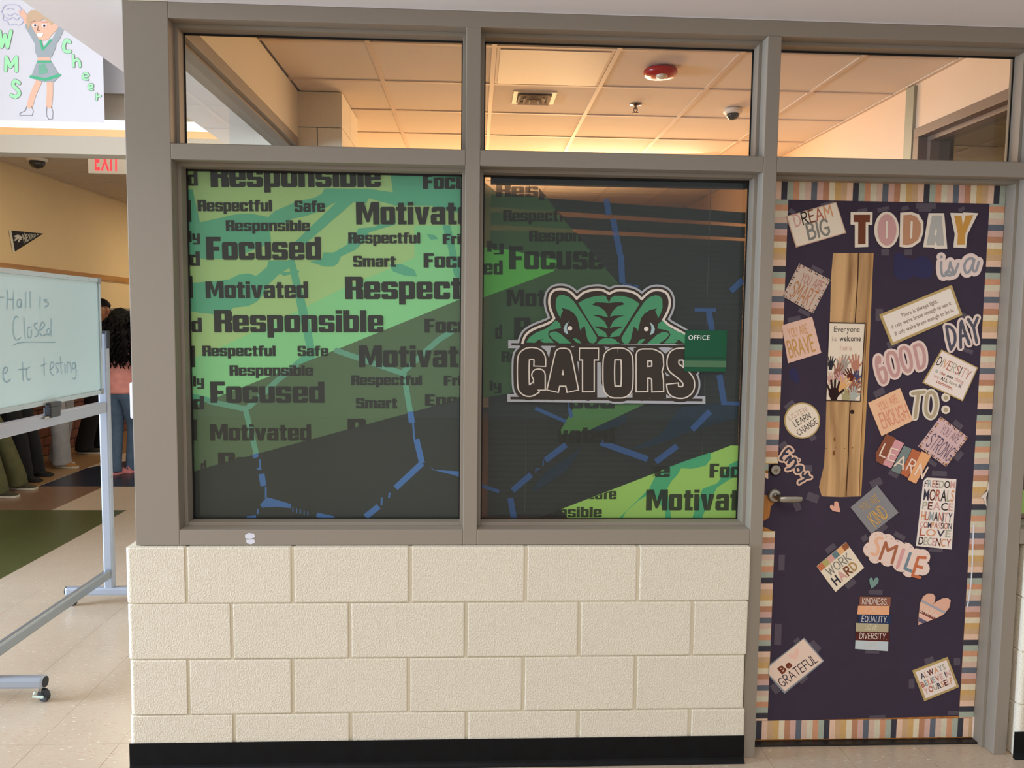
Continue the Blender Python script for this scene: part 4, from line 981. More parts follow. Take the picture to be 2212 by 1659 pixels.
# DREAM BIG
s = sign('dream_big_sign', 'tilted cream card reading DREAM BIG at the top left of the door', at=(1763, 485))
q = A1([345, 515, 985, 330, 1115, 732, 470, 918]); card(s, q, C(204, 170, 150)); card(s, inset(q, 2.0), cr, .0008, .0008, 'face')
lines(s, [('DREAM', A1(468, 650), A1(940, 517), 25, [PKc, DKc, BRc, TRc, ORc], dict(off=.0012, w=.13)), ('BIG', A1(640, 812), A1(905, 745), 33, GRc, dict(off=.0012, w=.17, gap=.22))]); tapes(s, [(1788, 441, 30, 9, -14), (1712, 457, 14, 9, 35)])
# TODAY
TOD = [('T', A1([1172, 460, 1452, 460, 1448, 628, 1395, 628, 1395, 908, 1225, 915, 1225, 628, 1170, 622]), A1([1208, 497, 1418, 497, 1415, 592, 1362, 592, 1360, 873, 1265, 873, 1268, 592, 1208, 590]), (120, 66, 42), None),
       ('O', [A2(*p) for p in disc((210, 690), 158, 28, 235)], [A2(*p) for p in disc((212, 690), 122, 28, 200)], (214, 166, 162), [[A2(210, 590), A2(207, 790)]]),
       ('D', A2([385, 470, 520, 460, 620, 490, 680, 590, 680, 720, 640, 840, 540, 910, 460, 920, 375, 905]), A2([425, 502, 520, 495, 590, 525, 645, 610, 645, 720, 610, 820, 530, 875, 470, 885, 412, 878]), (200, 148, 114), [[A2(528, 590), A2(520, 790)]]),
       ('A', A2([748, 477, 945, 477, 985, 932, 820, 935, 820, 918, 677, 912]), A2([790, 507, 912, 507, 945, 890, 855, 892, 835, 835, 815, 885, 718, 882]), (188, 186, 180), [[A2(838, 700), A2(830, 750)]]),
       ('Y', A2([1025, 473, 1185, 476, 1190, 466, 1382, 476, 1245, 748, 1225, 925, 1065, 915, 1083, 745]), A2([1072, 508, 1165, 512, 1183, 640, 1220, 508, 1318, 500, 1215, 742, 1210, 880, 1113, 880, 1120, 742]), (212, 156, 74), None)]
cap = C(244, 230, 212)
for ch, o, i_, c, hole in TOD:
    nmcol = {'T': 'brown', 'O': 'pink', 'D': 'caramel', 'A': 'grey', 'Y': 'mustard'}[ch]
    s = sign('letter_cutout', '%s paper letter %s with cream edge in the word TODAY' % (nmcol, ch), 'letter', at=o[0])
    card(s, o, cap, 0, .0016, 'backing'); g = GB(); ppoly(g, PC, [i_], C(*c), .0006, .0006)
    g.build('letter_face', s)
    if hole: g = GB(); pstroke(g, PC, hole, 4.6, cap, .0010, smooth=False); g.build('counter', s)
tapes(s, [(2078, 452, 14, 8, -25)])
# is a
s = sign('script_cutout', 'cream script cut-out reading is a below TODAY', 'letter', at=(2070, 575)); cp2 = C(240, 218, 208)
ISA = [A2([908, 1105, 905, 1180, 915, 1250, 935, 1280, 975, 1255, 1010, 1170, 1022, 1105, 1030, 1150, 1060, 1215, 1040, 1265, 990, 1270, 965, 1235, 1020, 1230, 1070, 1260, 1105, 1180, 1125, 1125]),
       A2([1330, 1075, 1290, 1055, 1240, 1075, 1205, 1140, 1210, 1210, 1240, 1240, 1280, 1200, 1310, 1130, 1328, 1080, 1310, 1160, 1320, 1215, 1350, 1215, 1375, 1150, 1385, 1100])]
g = GB(); pstroke(g, PC, ISA, 21, cp2, 0, smooth=True, thick=.0016); ppoly(g, PC, [[A2(*p) for p in disc((908, 1036), 58, 18)], A2([905, 1090, 1030, 1090, 1060, 1260, 930, 1290]), A2([1215, 1070, 1340, 1070, 1330, 1230, 1230, 1240])], cp2, 0, .0016); g.build('backing', s)
g = GB(); pstroke(g, PC, ISA, 5.2, C(160, 160, 166), .0005, smooth=True); ppoly(g, PC, [[A2(*p) for p in disc((908, 1036), 19, 14)]], C(160, 160, 166), .0005); g.build('lettering', s)
# YOU ARE SMART
def dashed(s, q, cols, n, ln, off=.0012):
    for e in range(4):
        a = np.array(q[e]); b = np.array(q[(e+1) % 4]); c = np.mean(q, 0); g = GB()
        for k in range(n):
            if k % 4 == 3: continue
            p = a+(b-a)*(k+.5)/n; d = c-(a+b)/2; d = d/np.linalg.norm(d)
            t = (b-a)/np.linalg.norm(b-a)*(1.0 if k % 2 else .8); ppoly(g, PC, [[tuple(p-t+d*.6), tuple(p+t+d*.6), tuple(p+t+d*ln), tuple(p-t+d*ln)]], cols[k % len(cols)], off)
        g.build('edge_marks', s, kind='stuff')
s = sign('you_are_smart_sign', 'tilted pale card reading YOU ARE SMART with dashed edge, left of the wood panel', at=(1742, 623))
q = A1([515, 1120, 913, 1330]) + A3([690, 220, 300, 0]); card(s, q, C(214, 192, 176)); dashed(s, q, [DKc, PKc, BRc], 16, 5)
lines(s, [('YOU ARE', A1(520, 1350), A1(785, 1470), 19, C(196, 128, 112), dict(off=.0012, w=.09)), ('SMART', A1(380, 1530), A3(665, 140), 34, C(196, 132, 84), dict(off=.0012, w=.1))]); tapes(s, [(1766, 582, 27, 9, 28), (1738, 675, 27, 9, 25)])
# YOU ARE BRAVE
s = sign('you_are_brave_sign', 'peach square card with gold words YOU ARE BRAVE, left of the wood panel', at=(1732, 735))
q = A3([290, 372, 678, 262, 795, 725, 370, 858]); card(s, q, C(240, 200, 180), smooth=False)
lines(s, [('YOU ARE', A3(385, 530), A3(628, 465), 19, C(222, 170, 100), dict(off=.0012, w=.09)), ('BRAVE', A3(398, 780), A3(718, 690), 34, MUc, dict(off=.0012, w=.12))]); tapes(s, [(1716, 690, 28, 12, -12)])
# Everyone is welcome here
Z5 = Zm(1780, 680, 8.292)
s = sign('welcome_poster', 'narrow white poster Everyone is welcome here with raised paper hands on the wood panel', 'poster', at=(1828, 783))
q = Z5([97, 130, 745, 145, 655, 1555, 40, 1538]); card(s, q, C(56, 42, 40)); qi = Z5([97, 152, 725, 165, 640, 1540, 42, 1520]); card(s, qi, cr, .0006, .0006, 'face')
TW = dict(font='bf', w=.002, gap=.13, off=.0010)
lines(s, [('Everyone', Z5(175, 305), Z5(635, 308), 12.5, C(96, 86, 82), TW), ('is', Z5(140, 470), Z5(228, 470), 12, C(196, 176, 164), TW), ('welcome', Z5(275, 472), Z5(655, 472), 12.5, DKc, dict(font='bf', w=.012, gap=.13, off=.0010)), ('here', Z5(283, 635), Z5(495, 636), 12.5, C(220, 178, 164), TW)])
def hand(cx, cy, r, ang, col, k, tail=1.6, flip=1):
    g = GB(); a0 = math.radians(ang); P = lambda x, y: Z5(cx+(x*flip*math.cos(a0)-y*math.sin(a0))*r, cy+(x*flip*math.sin(a0)+y*math.cos(a0))*r)
    cl = [(PC.p(*qi[i]), PC.p(*qi[(i+1) % 4])) for i in range(4)]; cl = [(b, a) for a, b in cl]
    fs = [(-.62, -.3, -1.15, -1.5, .30), (-.25, -.6, -.42, -2.0, .32), (.15, -.6, .22, -2.05, .32), (.52, -.4, .85, -1.75, .30), (.6, .35, 1.5, -.45, .34)]
    off = .0010+.00013*k
    for x0, y0, x1, y1, w in fs: pstroke(g, PC, [[P(x0, y0), P(x1, y1)]], w*r/8.292*1.0, col, off, clips=cl)
    ppoly(g, PC, [[P(*p) for p in [(-.8, -.5), (-.3, -.85), (.4, -.85), (.78, -.4), (.8, .3), (.5, .9), (.42, tail), (-.42, tail), (-.5, .9), (-.8, .3)]]], col, off, clips=cl, smooth=False)
    if g.f: g.build('printed_hand', s)
HD = [(290, 880, 62, 5, (236, 184, 158)), (350, 900, 90, 20, (174, 160, 148)), (560, 900, 92, -5, (196, 134, 110)), (120, 880, 66, 5, (46, 44, 52)), (240, 1030, 80, 15, (160, 106, 88)), (110, 1150, 60, 0, (214, 170, 156)), (300, 1160, 70, -10, (214, 168, 170)), (470, 1110, 76, -25, (104, 46, 34)), (590, 1120, 62, -15, (74, 78, 112)), (320, 1290, 95, 35, (232, 176, 116)), (520, 1310, 100, 45, (164, 106, 84)), (380, 1480, 80, 10, (176, 166, 122)), (520, 1440, 76, 5, (182, 184, 176)), (170, 1400, 112, 0, (44, 18, 18))]
for k, (x, y, r, an, c) in enumerate(HD): hand(x, y, r, an, C(*c), k, flip=-1 if k in (3, 1) else 1)
# LISTEN LEARN CHANGE
s = sign('listen_learn_change_sign', 'round cream sign reading LISTEN LEARN CHANGE left of the wood panel', at=(1733, 908))
cc = (1732.8, 908.5); card(s, disc(cc, 38.8, 40, 39), gold, 0, .003); card(s, disc(cc, 35.8, 40, 36), cr, .0008, .0008, 'face')
lines(s, [('LISTEN', (1706, 908), (1744, 888.5), 11, C(206, 168, 154), dict(off=.0012, w=.1)), ('LEARN', (1718, 922), (1752, 902), 12.5, DKc, dict(off=.0012, w=.12)), ('CHANGE', (1726, 941), (1767, 913), 12.5, C(60, 54, 60), dict(off=.0012, w=.12))]); tapes(s, [(1706, 875, 24, 11, -38), (1756, 945, 14, 12, -35)])
# Enjoy
s = sign('enjoy_cutout', 'peach script cut-out reading Enjoy hanging diagonally by the door lock', 'letter', at=(1718, 1003)); Z6 = Zm(1600, 960, 8.294)
EN = [Z6([915, 115, 880, 75, 840, 75, 780, 140, 735, 220, 710, 250, 745, 280]), Z6([775, 175, 840, 165]), Z6([805, 290, 850, 240, 890, 215, 880, 270, 850, 340, 900, 290, 960, 250, 985, 290, 950, 400, 890, 430, 840, 445]), Z6([1000, 330, 930, 400, 880, 440, 830, 450]), Z6([1040, 400, 1000, 410, 985, 460, 1010, 500, 1060, 490, 1100, 440, 1090, 400, 1040, 400, 1090, 460]), Z6([1120, 500, 1110, 560, 1150, 570, 1200, 520]), Z6([1210, 560, 1160, 610, 1110, 650, 1060, 665, 1050, 690]), Z6([1160, 600, 1250, 590])]
g = GB(); pstroke(g, PC, EN, 12.5, C(236, 196, 172), 0, smooth=True, thick=.0016); ppoly(g, PC, [Z6([780, 120, 830, 120, 1180, 520, 1120, 600, 860, 380, 740, 250]), [Z6(*p) for p in disc((1040, 280), 40, 14)]], C(236, 196, 172), 0, .0016); g.build('backing', s)
g = GB(); pstroke(g, PC, EN, 4.6, C(62, 62, 78), .0005, smooth=True); ppoly(g, PC, [[Z6(*p) for p in disc((1038, 278), 16, 12)]], C(62, 62, 78), .0005); g.build('lettering', s); tapes(s, [(1692, 962, 18, 12, -35), (1745, 1012, 20, 14, 0), (1722, 1092, 24, 14, 70), (1756, 1075, 26, 18, 20)])
# quote
s = sign('quote_sign', 'long tilted white card with gold border quoting There is always light', at=(1988, 680))
q = A4([232, 235, 815, -10, 1190, -115, 1298, 240, 390, 632]); q = A4([232, 235]) + A2([1043, 1395]) + A4([1298, 240, 392, 632]); card(s, q, gold); card(s, inset(q, 5.5), C(248, 236, 222), .0008, .0008, 'face')
QT = dict(font='bf', w=.004, gap=.1, off=.0012); qc = C(140, 112, 104)
lines(s, [('There is always light,', A4(520, 275), A4(985, 80), 9, qc, QT), ("if only we're brave enough to see it.", A4(398, 418), A4(1165, 102), 9, qc, QT), ("If only we're brave enough to be it.", A4(440, 505), A4(1188, 192), 9, qc, QT)]); tapes(s, [(1900, 680, 16, 26, 0), (2085, 683, 20, 10, 30)])
# DAY
def bubble(nm, lab, at, strokes, wout, win_, cb, cf, smooth=False, dots=None):
    s = sign(nm, lab, 'letter', at=at); g = GB(); pstroke(g, PC, strokes, wout, cb, 0, smooth=smooth, thick=.0016); g.build('backing', s)
    g = GB(); pstroke(g, PC, strokes, win_, cf, .0006, smooth=smooth); g.build('lettering', s); return s
s = bubble('day_cutout', 'dark slate bubble letters DAY on cream backing near the right border', (2078, 720), [A4([1092, 385, 1118, 560, 1150, 680]), smoothp(A4([1092, 385, 1150, 400, 1195, 470, 1200, 580, 1150, 680])), A4([1275, 655, 1270, 500, 1275, 350, 1285, 320, 1320, 440, 1385, 610]), A4([1290, 510, 1330, 500]), A4([1370, 295, 1440, 400]), A4([1490, 275, 1440, 400, 1480, 590])], 15.5, 6.2, C(240, 218, 206), C(88, 86, 98)); tapes(s, [(2092, 758, 22, 9, 20)])
s = bubble('good_cutout', 'dusty pink bubble letters GOOD on cream backing beside the wood panel', (1945, 785), [smoothp(A4([235, 850, 235, 790, 205, 790, 200, 880, 230, 1010, 275, 1100, 315, 1080, 320, 1000, 290, 920, 245, 935])), smoothp(A4([385, 720, 345, 740, 340, 830, 375, 960, 430, 1020, 475, 970, 470, 850, 430, 740, 385, 720])), smoothp(A4([550, 655, 510, 680, 505, 770, 540, 890, 595, 960, 640, 910, 635, 790, 600, 690, 550, 655])), A4([680, 640, 740, 925]), smoothp(A4([680, 640, 750, 620, 800, 700, 810, 830, 790, 900, 740, 925]))], 17, 7, C(240, 214, 204), C(206, 160, 154)); tapes(s, [(1930, 742, 26, 14, -25)])
s = bubble('to_cutout', 'sand coloured bubble letters TO on cream backing', (1998, 870), [A4([660, 1245, 810, 1225]), A4([735, 1235, 710, 1400, 692, 1550]), smoothp(A4([900, 1225, 850, 1260, 830, 1380, 835, 1490, 890, 1545, 940, 1500, 962, 1390, 945, 1270, 900, 1225]))], 14.5, 7, C(238, 226, 208), C(188, 170, 138))
for y in (1295, 1452):
    s = sign('colon_dot', '%s round cream dot of the colon after TO' % ('upper' if y < 1400 else 'lower'), 'dot', at=A4(1084, y)); c = A4(1084, y); card(s, disc(c, 9.3, 22), C(240, 226, 206), 0, .0016, 'backing'); card(s, disc((c[0], c[1]+.5), 4.8, 18), C(188, 170, 138), .0006, .0006, 'ink_dot')
# DIVERSITY
s = sign('diversity_sign', 'tilted white square card reading DIVERSITY with gold edge near the right border', at=(2054, 810))
q = A4([1032, 682, 1498, 912, 1302, 1345, 787, 1108]); card(s, q, gold); card(s, inset(q, 2.6), C(250, 234, 222), .0008, .0008, 'face'); o2 = dict(off=.0012)
lines(s, [('DIVERSITY', A4(958, 870), A4(1365, 1062), 17.5, [DKc, C(176, 168, 150), ORc, TRc, SGc, TRc, DKc, PKc, TRc], dict(off=.0012, w=.12, slant=.0)), ('is the one thing', A4(945, 968), A4(1300, 1120), 7.5, [BLc]*2+[TRc]*3+[DKc]*3+[PKc]*5, dict(font='bfb', w=.02, off=.0012)), ('we ALL have in', A4(922, 1030), A4(1272, 1175), 7.5, [PKc]*2+[DKc]*3+[SGc]*4+[NVc]*2, dict(font='bfb', w=.02, off=.0012)), ('common.', A4(955, 1100), A4(1165, 1200), 7.5, TRc, dict(font='bfb', w=.02, off=.0012))])
# YOU ARE ENOUGH
s = sign('you_are_enough_sign', 'peach square card reading YOU ARE ENOUGH right of the wood panel', at=(1922, 888))
q = A4([92, 1365, 500, 1175, 668, 1590]) + A6([230, 218]); card(s, q, C(248, 200, 160)); ec = C(228, 146, 122)
lines(s, [('YOU ARE', A4(245, 1470), A4(488, 1345), 18, ec, dict(off=.0012, w=.07)), ('ENOUGH', A4(285, 1690), A4(620, 1560), 33, ec, dict(off=.0012, w=.08))]); tapes(s, [(1900, 848, 24, 14, -28)])
# YOU ARE STRONG
s = sign('you_are_strong_sign', 'tilted pink card reading YOU ARE STRONG with dashed edge', at=(2038, 952))
q = A6([895, 0, 1200, 232, 953, 562, 642, 335]); card(s, q, C(226, 190, 188)); dashed(s, q, [DKc, MUc, BRc], 18, 5)
lines(s, [('YOU ARE', A6(880, 170), A6(1070, 300), 17, C(132, 108, 124), dict(off=.0012, w=.08)), ('STRONG', A6(720, 320), A6(965, 500), 31, C(98, 84, 106), dict(off=.0012, w=.09))]); tapes(s, [(2070, 918, 22, 12, 38), (2072, 985, 22, 12, -50), (2015, 1000, 20, 9, 35)])
# LEARN
s = sign('learn_sign', 'diagonal strip of five coloured panels spelling LEARN', at=(1946, 992))
LQ = [([285, 195, 390, 240, 245, 545, 165, 495, 165, 410], (150, 88, 64), 'L', (205, 430), (262, 455)), ([385, 252, 482, 300, 335, 578, 243, 535], (226, 164, 168), 'E', (295, 480), (365, 500)), ([482, 325, 568, 362, 432, 645, 335, 602], (128, 142, 138), 'A', (372, 550), (465, 590)), ([575, 360, 672, 402, 520, 685, 440, 638], (196, 112, 74), 'R', (500, 595), (560, 625)), ([678, 388, 785, 438, 612, 752, 520, 705], (246, 180, 126), 'N', (600, 650), (680, 690))]
for k, (P, c, ch, b0, b1) in enumerate(LQ):
    card(s, A6(P), C(*c), .0002*k, .0012, 'panel'); g = GB(); line(g, PC, ch, A6(*b0), A6(*b1), 25, C(248, 222, 202), off=.0020, w=.13); g.build('lettering', s)
tapes(s, [(1931, 1024, 22, 12, 28)])
# FREEDOM poster
s = sign('freedom_poster', 'white vertical poster of coloured words from FREEDOM down to DECENCY', 'poster', at=(2020, 1110))
q = A6([740, 683, 1068, 700, 1015, 1488, 618, 1448, 700, 725]); card(s, q, C(250, 236, 224)); k_ = lambda *i: [[DKc, BLc, TRc, PKc, SGc, NVc, ORc, MRc][j] for j in i]
FB = dict(font='bfb', w=.012, gap=.08, off=.0006)
lines(s, [('FREEDOM', A6(708, 785), A6(1048, 803), 15.5, k_(0, 1, 2, 7, 4, 0, 3), FB), ('MORALS', A6(695, 935), A6(1035, 952), 25.5, k_(5, 7, 2, 0, 4, 6), FB), ('PEACE', A6(682, 1035), A6(1025, 1055), 17, k_(4, 7, 3, 0, 3), FB), ('HUMANITY', A6(668, 1158), A6(1012, 1180), 20, k_(6, 2, 1, 0, 2, 5, 3, 5), FB),
          ('COMPASSION', A6(655, 1240), A6(1010, 1260), 13.5, k_(3, 2, 5, 6, 2, 3, 7, 0, 2, 5), FB), ('LOVE', A6(652, 1330), A6(1000, 1352), 16, k_(2, 6, 5, 4), FB), ('DECENCY', A6(638, 1430), A6(998, 1460), 17.5, k_(0, 4, 4, 3, 7, 6, 2), FB)]); tapes(s, [(2030, 1023, 32, 11, 2), (2022, 1189, 30, 7, 3)])
g = GB(); ppoly(g, PC, [A6([703, 712, 740, 683, 742, 700, 705, 732])], C(252, 250, 248), .003, .001); g.build('folded_corner', s)
# YOU ARE KIND
s = sign('you_are_kind_sign', 'grey diamond card with gold words YOU ARE KIND', at=(1889, 1098))
q = A6([180, 768, 420, 1075, 115, 1312]) + A5([1170, 1162]); card(s, q, C(146, 144, 146)); kc = C(222, 176, 104)
lines(s, [('YOU ARE', A5(1330, 1215), A5(1540, 1075), 17, kc, dict(off=.0012, w=.1)), ('KIND', A5(1480, 1405), A5(1655, 1270), 31, kc, dict(off=.0012, w=.13))]); tapes(s, [(1893, 1043, 26, 16, -25), (1905, 1142, 24, 14, -38)])
# hearts
def heart(z, P): return smoothp([z(P[i], P[i+1]) for i in range(0, len(P), 2)]+[z(P[0], P[1])], 3)[:-1]
s = sign('pink_heart', 'small pink paper heart left of the grey KIND card', 'heart', at=(1803, 1095)); card(s, A5([960, 1135, 960, 1100, 985, 1083, 1012, 1095, 1025, 1150, 1038, 1222, 990, 1218, 940, 1205, 905, 1165, 910, 1135, 935, 1128, 960, 1150]), C(240, 178, 156), 0, .0014)
s = sign('teal_heart', 'small teal paper heart above the stack of word strips', 'heart', at=(1887, 1258)); card(s, A8([345, 185, 365, 150, 390, 142, 406, 165, 398, 205, 365, 240, 325, 270, 305, 210, 300, 165, 315, 142, 335, 150]), C(128, 160, 152), 0, .0014)
# WORK HARD
s = sign('work_hard_sign', 'tilted cream card reading WORK HARD with a coloured block edge', at=(1815, 1224))
q = A7([1150, 172, 1365, 478, 1022, 768, 797, 462]); card(s, q, C(248, 232, 206)); a, b = np.array(A7(797, 462)), np.array(A7(1150, 172)); d = np.array(A7(847, 520))-a; d2 = np.array(A7(1190, 232))-b
for k, c in enumerate([(206, 124, 84), (190, 176, 110), (228, 172, 160), (112, 136, 140), (244, 186, 128), (162, 98, 60)]):
    p0, p1 = a+(b-a)*k/6, a+(b-a)*(k+1)/6; e0, e1 = d+(d2-d)*k/6, d+(d2-d)*(k+1)/6; g = GB(); ppoly(g, PC, [[tuple(p0), tuple(p1), tuple(p1+e1), tuple(p0+e0)]], C(*c), .0004); g.build('colour_block', s)
lines(s, [('WORK', A7(955, 575), A7(1215, 382), 19, GRc, dict(off=.0006, w=.13)), ('HARD', A7(1035, 685), A7(1290, 480), 19, [C(54, 52, 64), PKc, BRc, C(190, 150, 96)], dict(off=.0006, w=.2, gap=.3))]); tapes(s, [(1795, 1185, 24, 12, -38), (1838, 1262, 24, 12, -38)])
# SMILE
s = sign('smile_cutout', 'cream scalloped cut-out with dotted edge reading SMILE', 'letter', at=(1937, 1200))
cl = []
for x, y, r in ((190, 1390, 105), (110, 1490, 85), (160, 1570, 75), (300, 1400, 85), (400, 1470, 90), (300, 1590, 90), (500, 1510, 100), (620, 1570, 95), (690, 1570, 85), (450, 1640, 100), (600, 1690, 95), (690, 1700, 80), (540, 1720, 80)): cl.append([A6(*p) for p in disc((x, y), r, 16)])
cl.append(A6([120, 1400, 480, 1480, 690, 1600, 700, 1760, 560, 1760, 300, 1640, 100, 1540]))
g = GB(); ppoly(g, PC, cl, C(248, 220, 206), 0, .0016); g.build('backing', s)
for P, c in ((smoothp(A6([235, 1362, 190, 1360, 165, 1400, 190, 1450, 190, 1510, 160, 1550, 120, 1530])), (248, 192, 156)), (A6([210, 1590, 275, 1410, 300, 1500, 400, 1450, 345, 1640]), (182, 112, 80)), (A6([475, 1490, 410, 1680]), (230, 168, 166)), (A6([550, 1530, 490, 1700, 560, 1730]), (124, 146, 158)), (A6([720, 1580, 640, 1575, 575, 1780, 660, 1800]), (212, 120, 78)), (A6([615, 1670, 680, 1690]), (212, 120, 78))):
    g = GB(); pstroke(g, PC, [P], 6.2 if c != (230, 168, 166) else 7.5, C(*c), .0007 if P[0][0] == A6(615, 1670)[0] else .0006); g.build('lettering', s)
g = GB(); random.seed(3)
for x, y in ((165, 1325), (230, 1318), (285, 1345), (345, 1370), (410, 1395), (490, 1418), (560, 1460), (640, 1480), (740, 1545), (60, 1465), (50, 1565), (85, 1580), (125, 1605), (185, 1615), (240, 1640), (70, 1410), (330, 1670), (400, 1700), (480, 1740), (760, 1620)): ppoly(g, PC, [[A6(*p) for p in disc((x, y), 6, 8)]], random.choice([DKc, ORc, SGc, BRc]), .0003)
g.build('printed_dots', s, kind='stuff'); tapes(s, [(1944, 1158, 26, 10, 30), (1868, 1163, 14, 12, -30)])
# stack of word strips
s = sign('word_strip_stack', 'stack of six coloured paper strips from KINDNESS down to HOPE', at=(1886, 1346))
for k, (w_, P, c, t0_, t1_, wh) in enumerate((('KINDNESS.', [195, 358, 540, 362, 535, 468, 188, 458], (150, 96, 74), (218, 438), (500, 444), (244, 226, 214)), ('PEACE', [175, 460, 525, 462, 522, 562, 165, 555], (250, 184, 138), (258, 530), (412, 530), (250, 216, 184)), ('EQUALITY.', [178, 560, 545, 565, 540, 668, 180, 655], (42, 58, 96), (214, 636), (498, 642), (240, 234, 230)),
        ('LOVE.', [150, 652, 515, 662, 512, 757, 147, 745], (192, 180, 146), (248, 724), (396, 726), (236, 226, 196)), ('DIVERSITY.', [155, 745, 525, 760, 522, 862, 152, 848], (96, 38, 30), (190, 826), (488, 834), (244, 226, 216)), ('HOPE', [145, 845, 512, 860, 508, 968, 140, 942], (206, 216, 220), (246, 924), (385, 928), (228, 222, 214)))):
    card(s, A8(P), C(*c), .0002*(k % 2), .0012, 'strip'); lines(s, [(w_, A8(*t0_), A8(*t1_), 12.5, C(*wh), dict(off=.0012, w=.12))])
tapes(s, [(1892, 1280, 30, 10, 2), (1885, 1406, 30, 12, 2)])
# striped heart
s = sign('laugh_heart', 'large striped paper heart printed LAUGH near the lower right border', 'heart', at=(2018, 1312))
hp = A8([1000, 465, 1035, 410, 1040, 360, 1015, 325, 960, 322, 905, 355, 870, 430, 855, 560, 850, 675, 940, 640, 1060, 595, 1140, 550, 1195, 480, 1212, 400, 1180, 372, 1120, 378, 1060, 410, 1020, 440])
card(s, hp, C(238, 184, 158), 0, .0016)
def hstr(y0, y1, c):                             # tilted bands cut to the heart outline
    V2, F2 = cdt_union([PC.ps(hp)]); m = 21/5.184
    a0, a1 = A8(800, y0-100*.52), A8(1300, y0-100*.52+500*.52); b0, b1 = A8(800, y1-100*.52), A8(1300, y1-100*.52+500*.52)
    cl_ = [(PC.p(*a1), PC.p(*a0)), (PC.p(*b0), PC.p(*b1))]
    g = GB(); g.flat([[V2[i] for i in f] for f in F2], PC, C(*c), .0004, clips=cl_)
    if g.f: g.build('heart_band', s)
hstr(395, 425, (176, 174, 180)); hstr(425, 520, (244, 194, 166)); hstr(520, 555, (138, 74, 58)); hstr(555, 610, (244, 196, 176)); hstr(610, 660, (104, 100, 124))
lines(s, [('LAUGH', A8(868, 520), A8(1045, 600), 13, C(242, 226, 214), dict(off=.0008, w=.12))])
# Be GRATEFUL
s = sign('be_grateful_sign', 'tilted blush card reading Be GRATEFUL at the lower left', at=(1720, 1437))
q = A9([765, 100, 1002, 378, 525, 770, 335, 555, 340, 425]); card(s, q, C(150, 154, 160)); card(s, A9([752, 112, 982, 375, 530, 738, 338, 535, 345, 440]), C(246, 218, 198), .0006, .0006, 'face')
g = GB(); ppoly(g, PC, [A9([640, 285, 650, 240, 685, 215, 700, 240, 690, 300, 665, 360, 590, 340, 570, 305, 590, 285, 620, 290])], C(248, 204, 184), .0008); g.build('printed_heart', s)
lines(s, [('Be', A9(492, 535), A9(622, 428), 17, C(122, 58, 38), dict(font='bfb', w=.06, off=.0010)), ('GRATEFUL', A9(500, 690), A9(925, 378), 20, C(60, 50, 62), dict(off=.0010, w=.11))]); tapes(s, [(1760, 1398, 26, 18, 45), (1675, 1488, 22, 14, 55), (1735, 1468, 20, 12, -40), (1722, 1385, 14, 10, -35)])
# ALWAYS BELIEVE IN YOURSELF
s = sign('always_believe_sign', 'tilted cream card with gold border reading ALWAYS BELIEVE IN YOURSELF', at=(2021, 1467))
q = A10([422, 410, 875, 235, 1022, 620, 575, 802]); card(s, q, gold); card(s, inset(q, 5), C(248, 232, 220), .0008, .0008, 'face'); AB = dict(font='bfb', w=.035, gap=.1, off=.0012)
lines(s, [('ALWAYS', A10(535, 518), A10(850, 385), 13.5, k_(5, 3, 7, 6, 1, 4), AB), ('BELIEVE IN', A10(545, 628), A10(920, 465), 13.5, k_(2, 1, 6, 2, 1, 2, 3, 5, 3), AB), ('YOURSELF', A10(585, 712), A10(945, 560), 13.5, k_(3, 2, 4, 5, 6, 7, 3, 6), AB)]); tapes(s, [(2008, 1428, 20, 14, -20), (2068, 1430, 14, 16, 0), (1970, 1478, 12, 20, 0)])
# loose tape on the paper itself
for (u, v, w, h, an) in ((1912, 545, 17, 14, 0), (1962, 545, 16, 12, 0), (1908, 452, 26, 9, -12), (1955, 450, 16, 9, -20), (1998, 453, 28, 8, 0), (1862, 455, 22, 8, -10), (1688, 1215, 13, 33, 2), (1680, 1370, 15, 46, 2), (1895, 1550, 34, 10, -2), (2060, 1540, 26, 9, -2), (2000, 445, 44, 12, 0)):
    g = GB(); a = math.radians(an); ppoly(g, PN, [[(u+x*math.cos(a)-y*math.sin(a), v+x*math.sin(a)+y*math.cos(a)) for x, y in ((-w/2, -h/2), (w/2, -h/2), (w/2, h/2), (-w/2, h/2))]], TAPE, .0006+.0012*(u < 1700)); g.build('tape', door)
# ================================================================== HALLWAY AT THE LEFT
HX = -4.9
HW = mat('hall_wall_paint', (226, 196, 146), .7, vary=.02, vscale=2)
g = GB(); g.box((HX-.15, 1.5, 1.70), (HX, 12.3, 3.6), HW); g.box((HX-.15, 1.5, 0), (HX-.02, 12.3, 1.70), mat('dark_mortar', (96, 74, 60), .9))
hall = g.build('wall_hall', kind='structure', label='long hallway wall, warm cream above and dark brick below', origin=(HX, 6, 0))
BK = mat('dark_red_brick', (112, 62, 42), .85, bump=.5, bscale=60, bdist=.003, vary=.25, vscale=5)
b0 = None
for r in range(16):                              # bricks of the lower wall, as far as they can be told apart
    for k in range(18):
        y = 4.3+k*.2+(r % 2)*.1; z = .012+r*.067*1.6
        if z > 1.66: continue
        if b0 is None:
            g = GB(); g.box((HX-.03, y+.006, z), (HX+.004, y+.194, z+.096), BK, bev=.004); b0 = g.build('brick', hall, origin=(HX, y, z)); continue
        o = b0.copy(); S.collection.objects.link(o); o.location = (random.uniform(-.002, .002), y-6, z)
for (ya, yb) in ((1.5, 4.3), (8.0, 12.3)):
    g = GB()
    for r in range(15): g.box((HX-.03, ya, .012+r*.107), (HX+.003, yb, .108+r*.107), BK)
    g.build('brick_course', hall, kind='stuff')
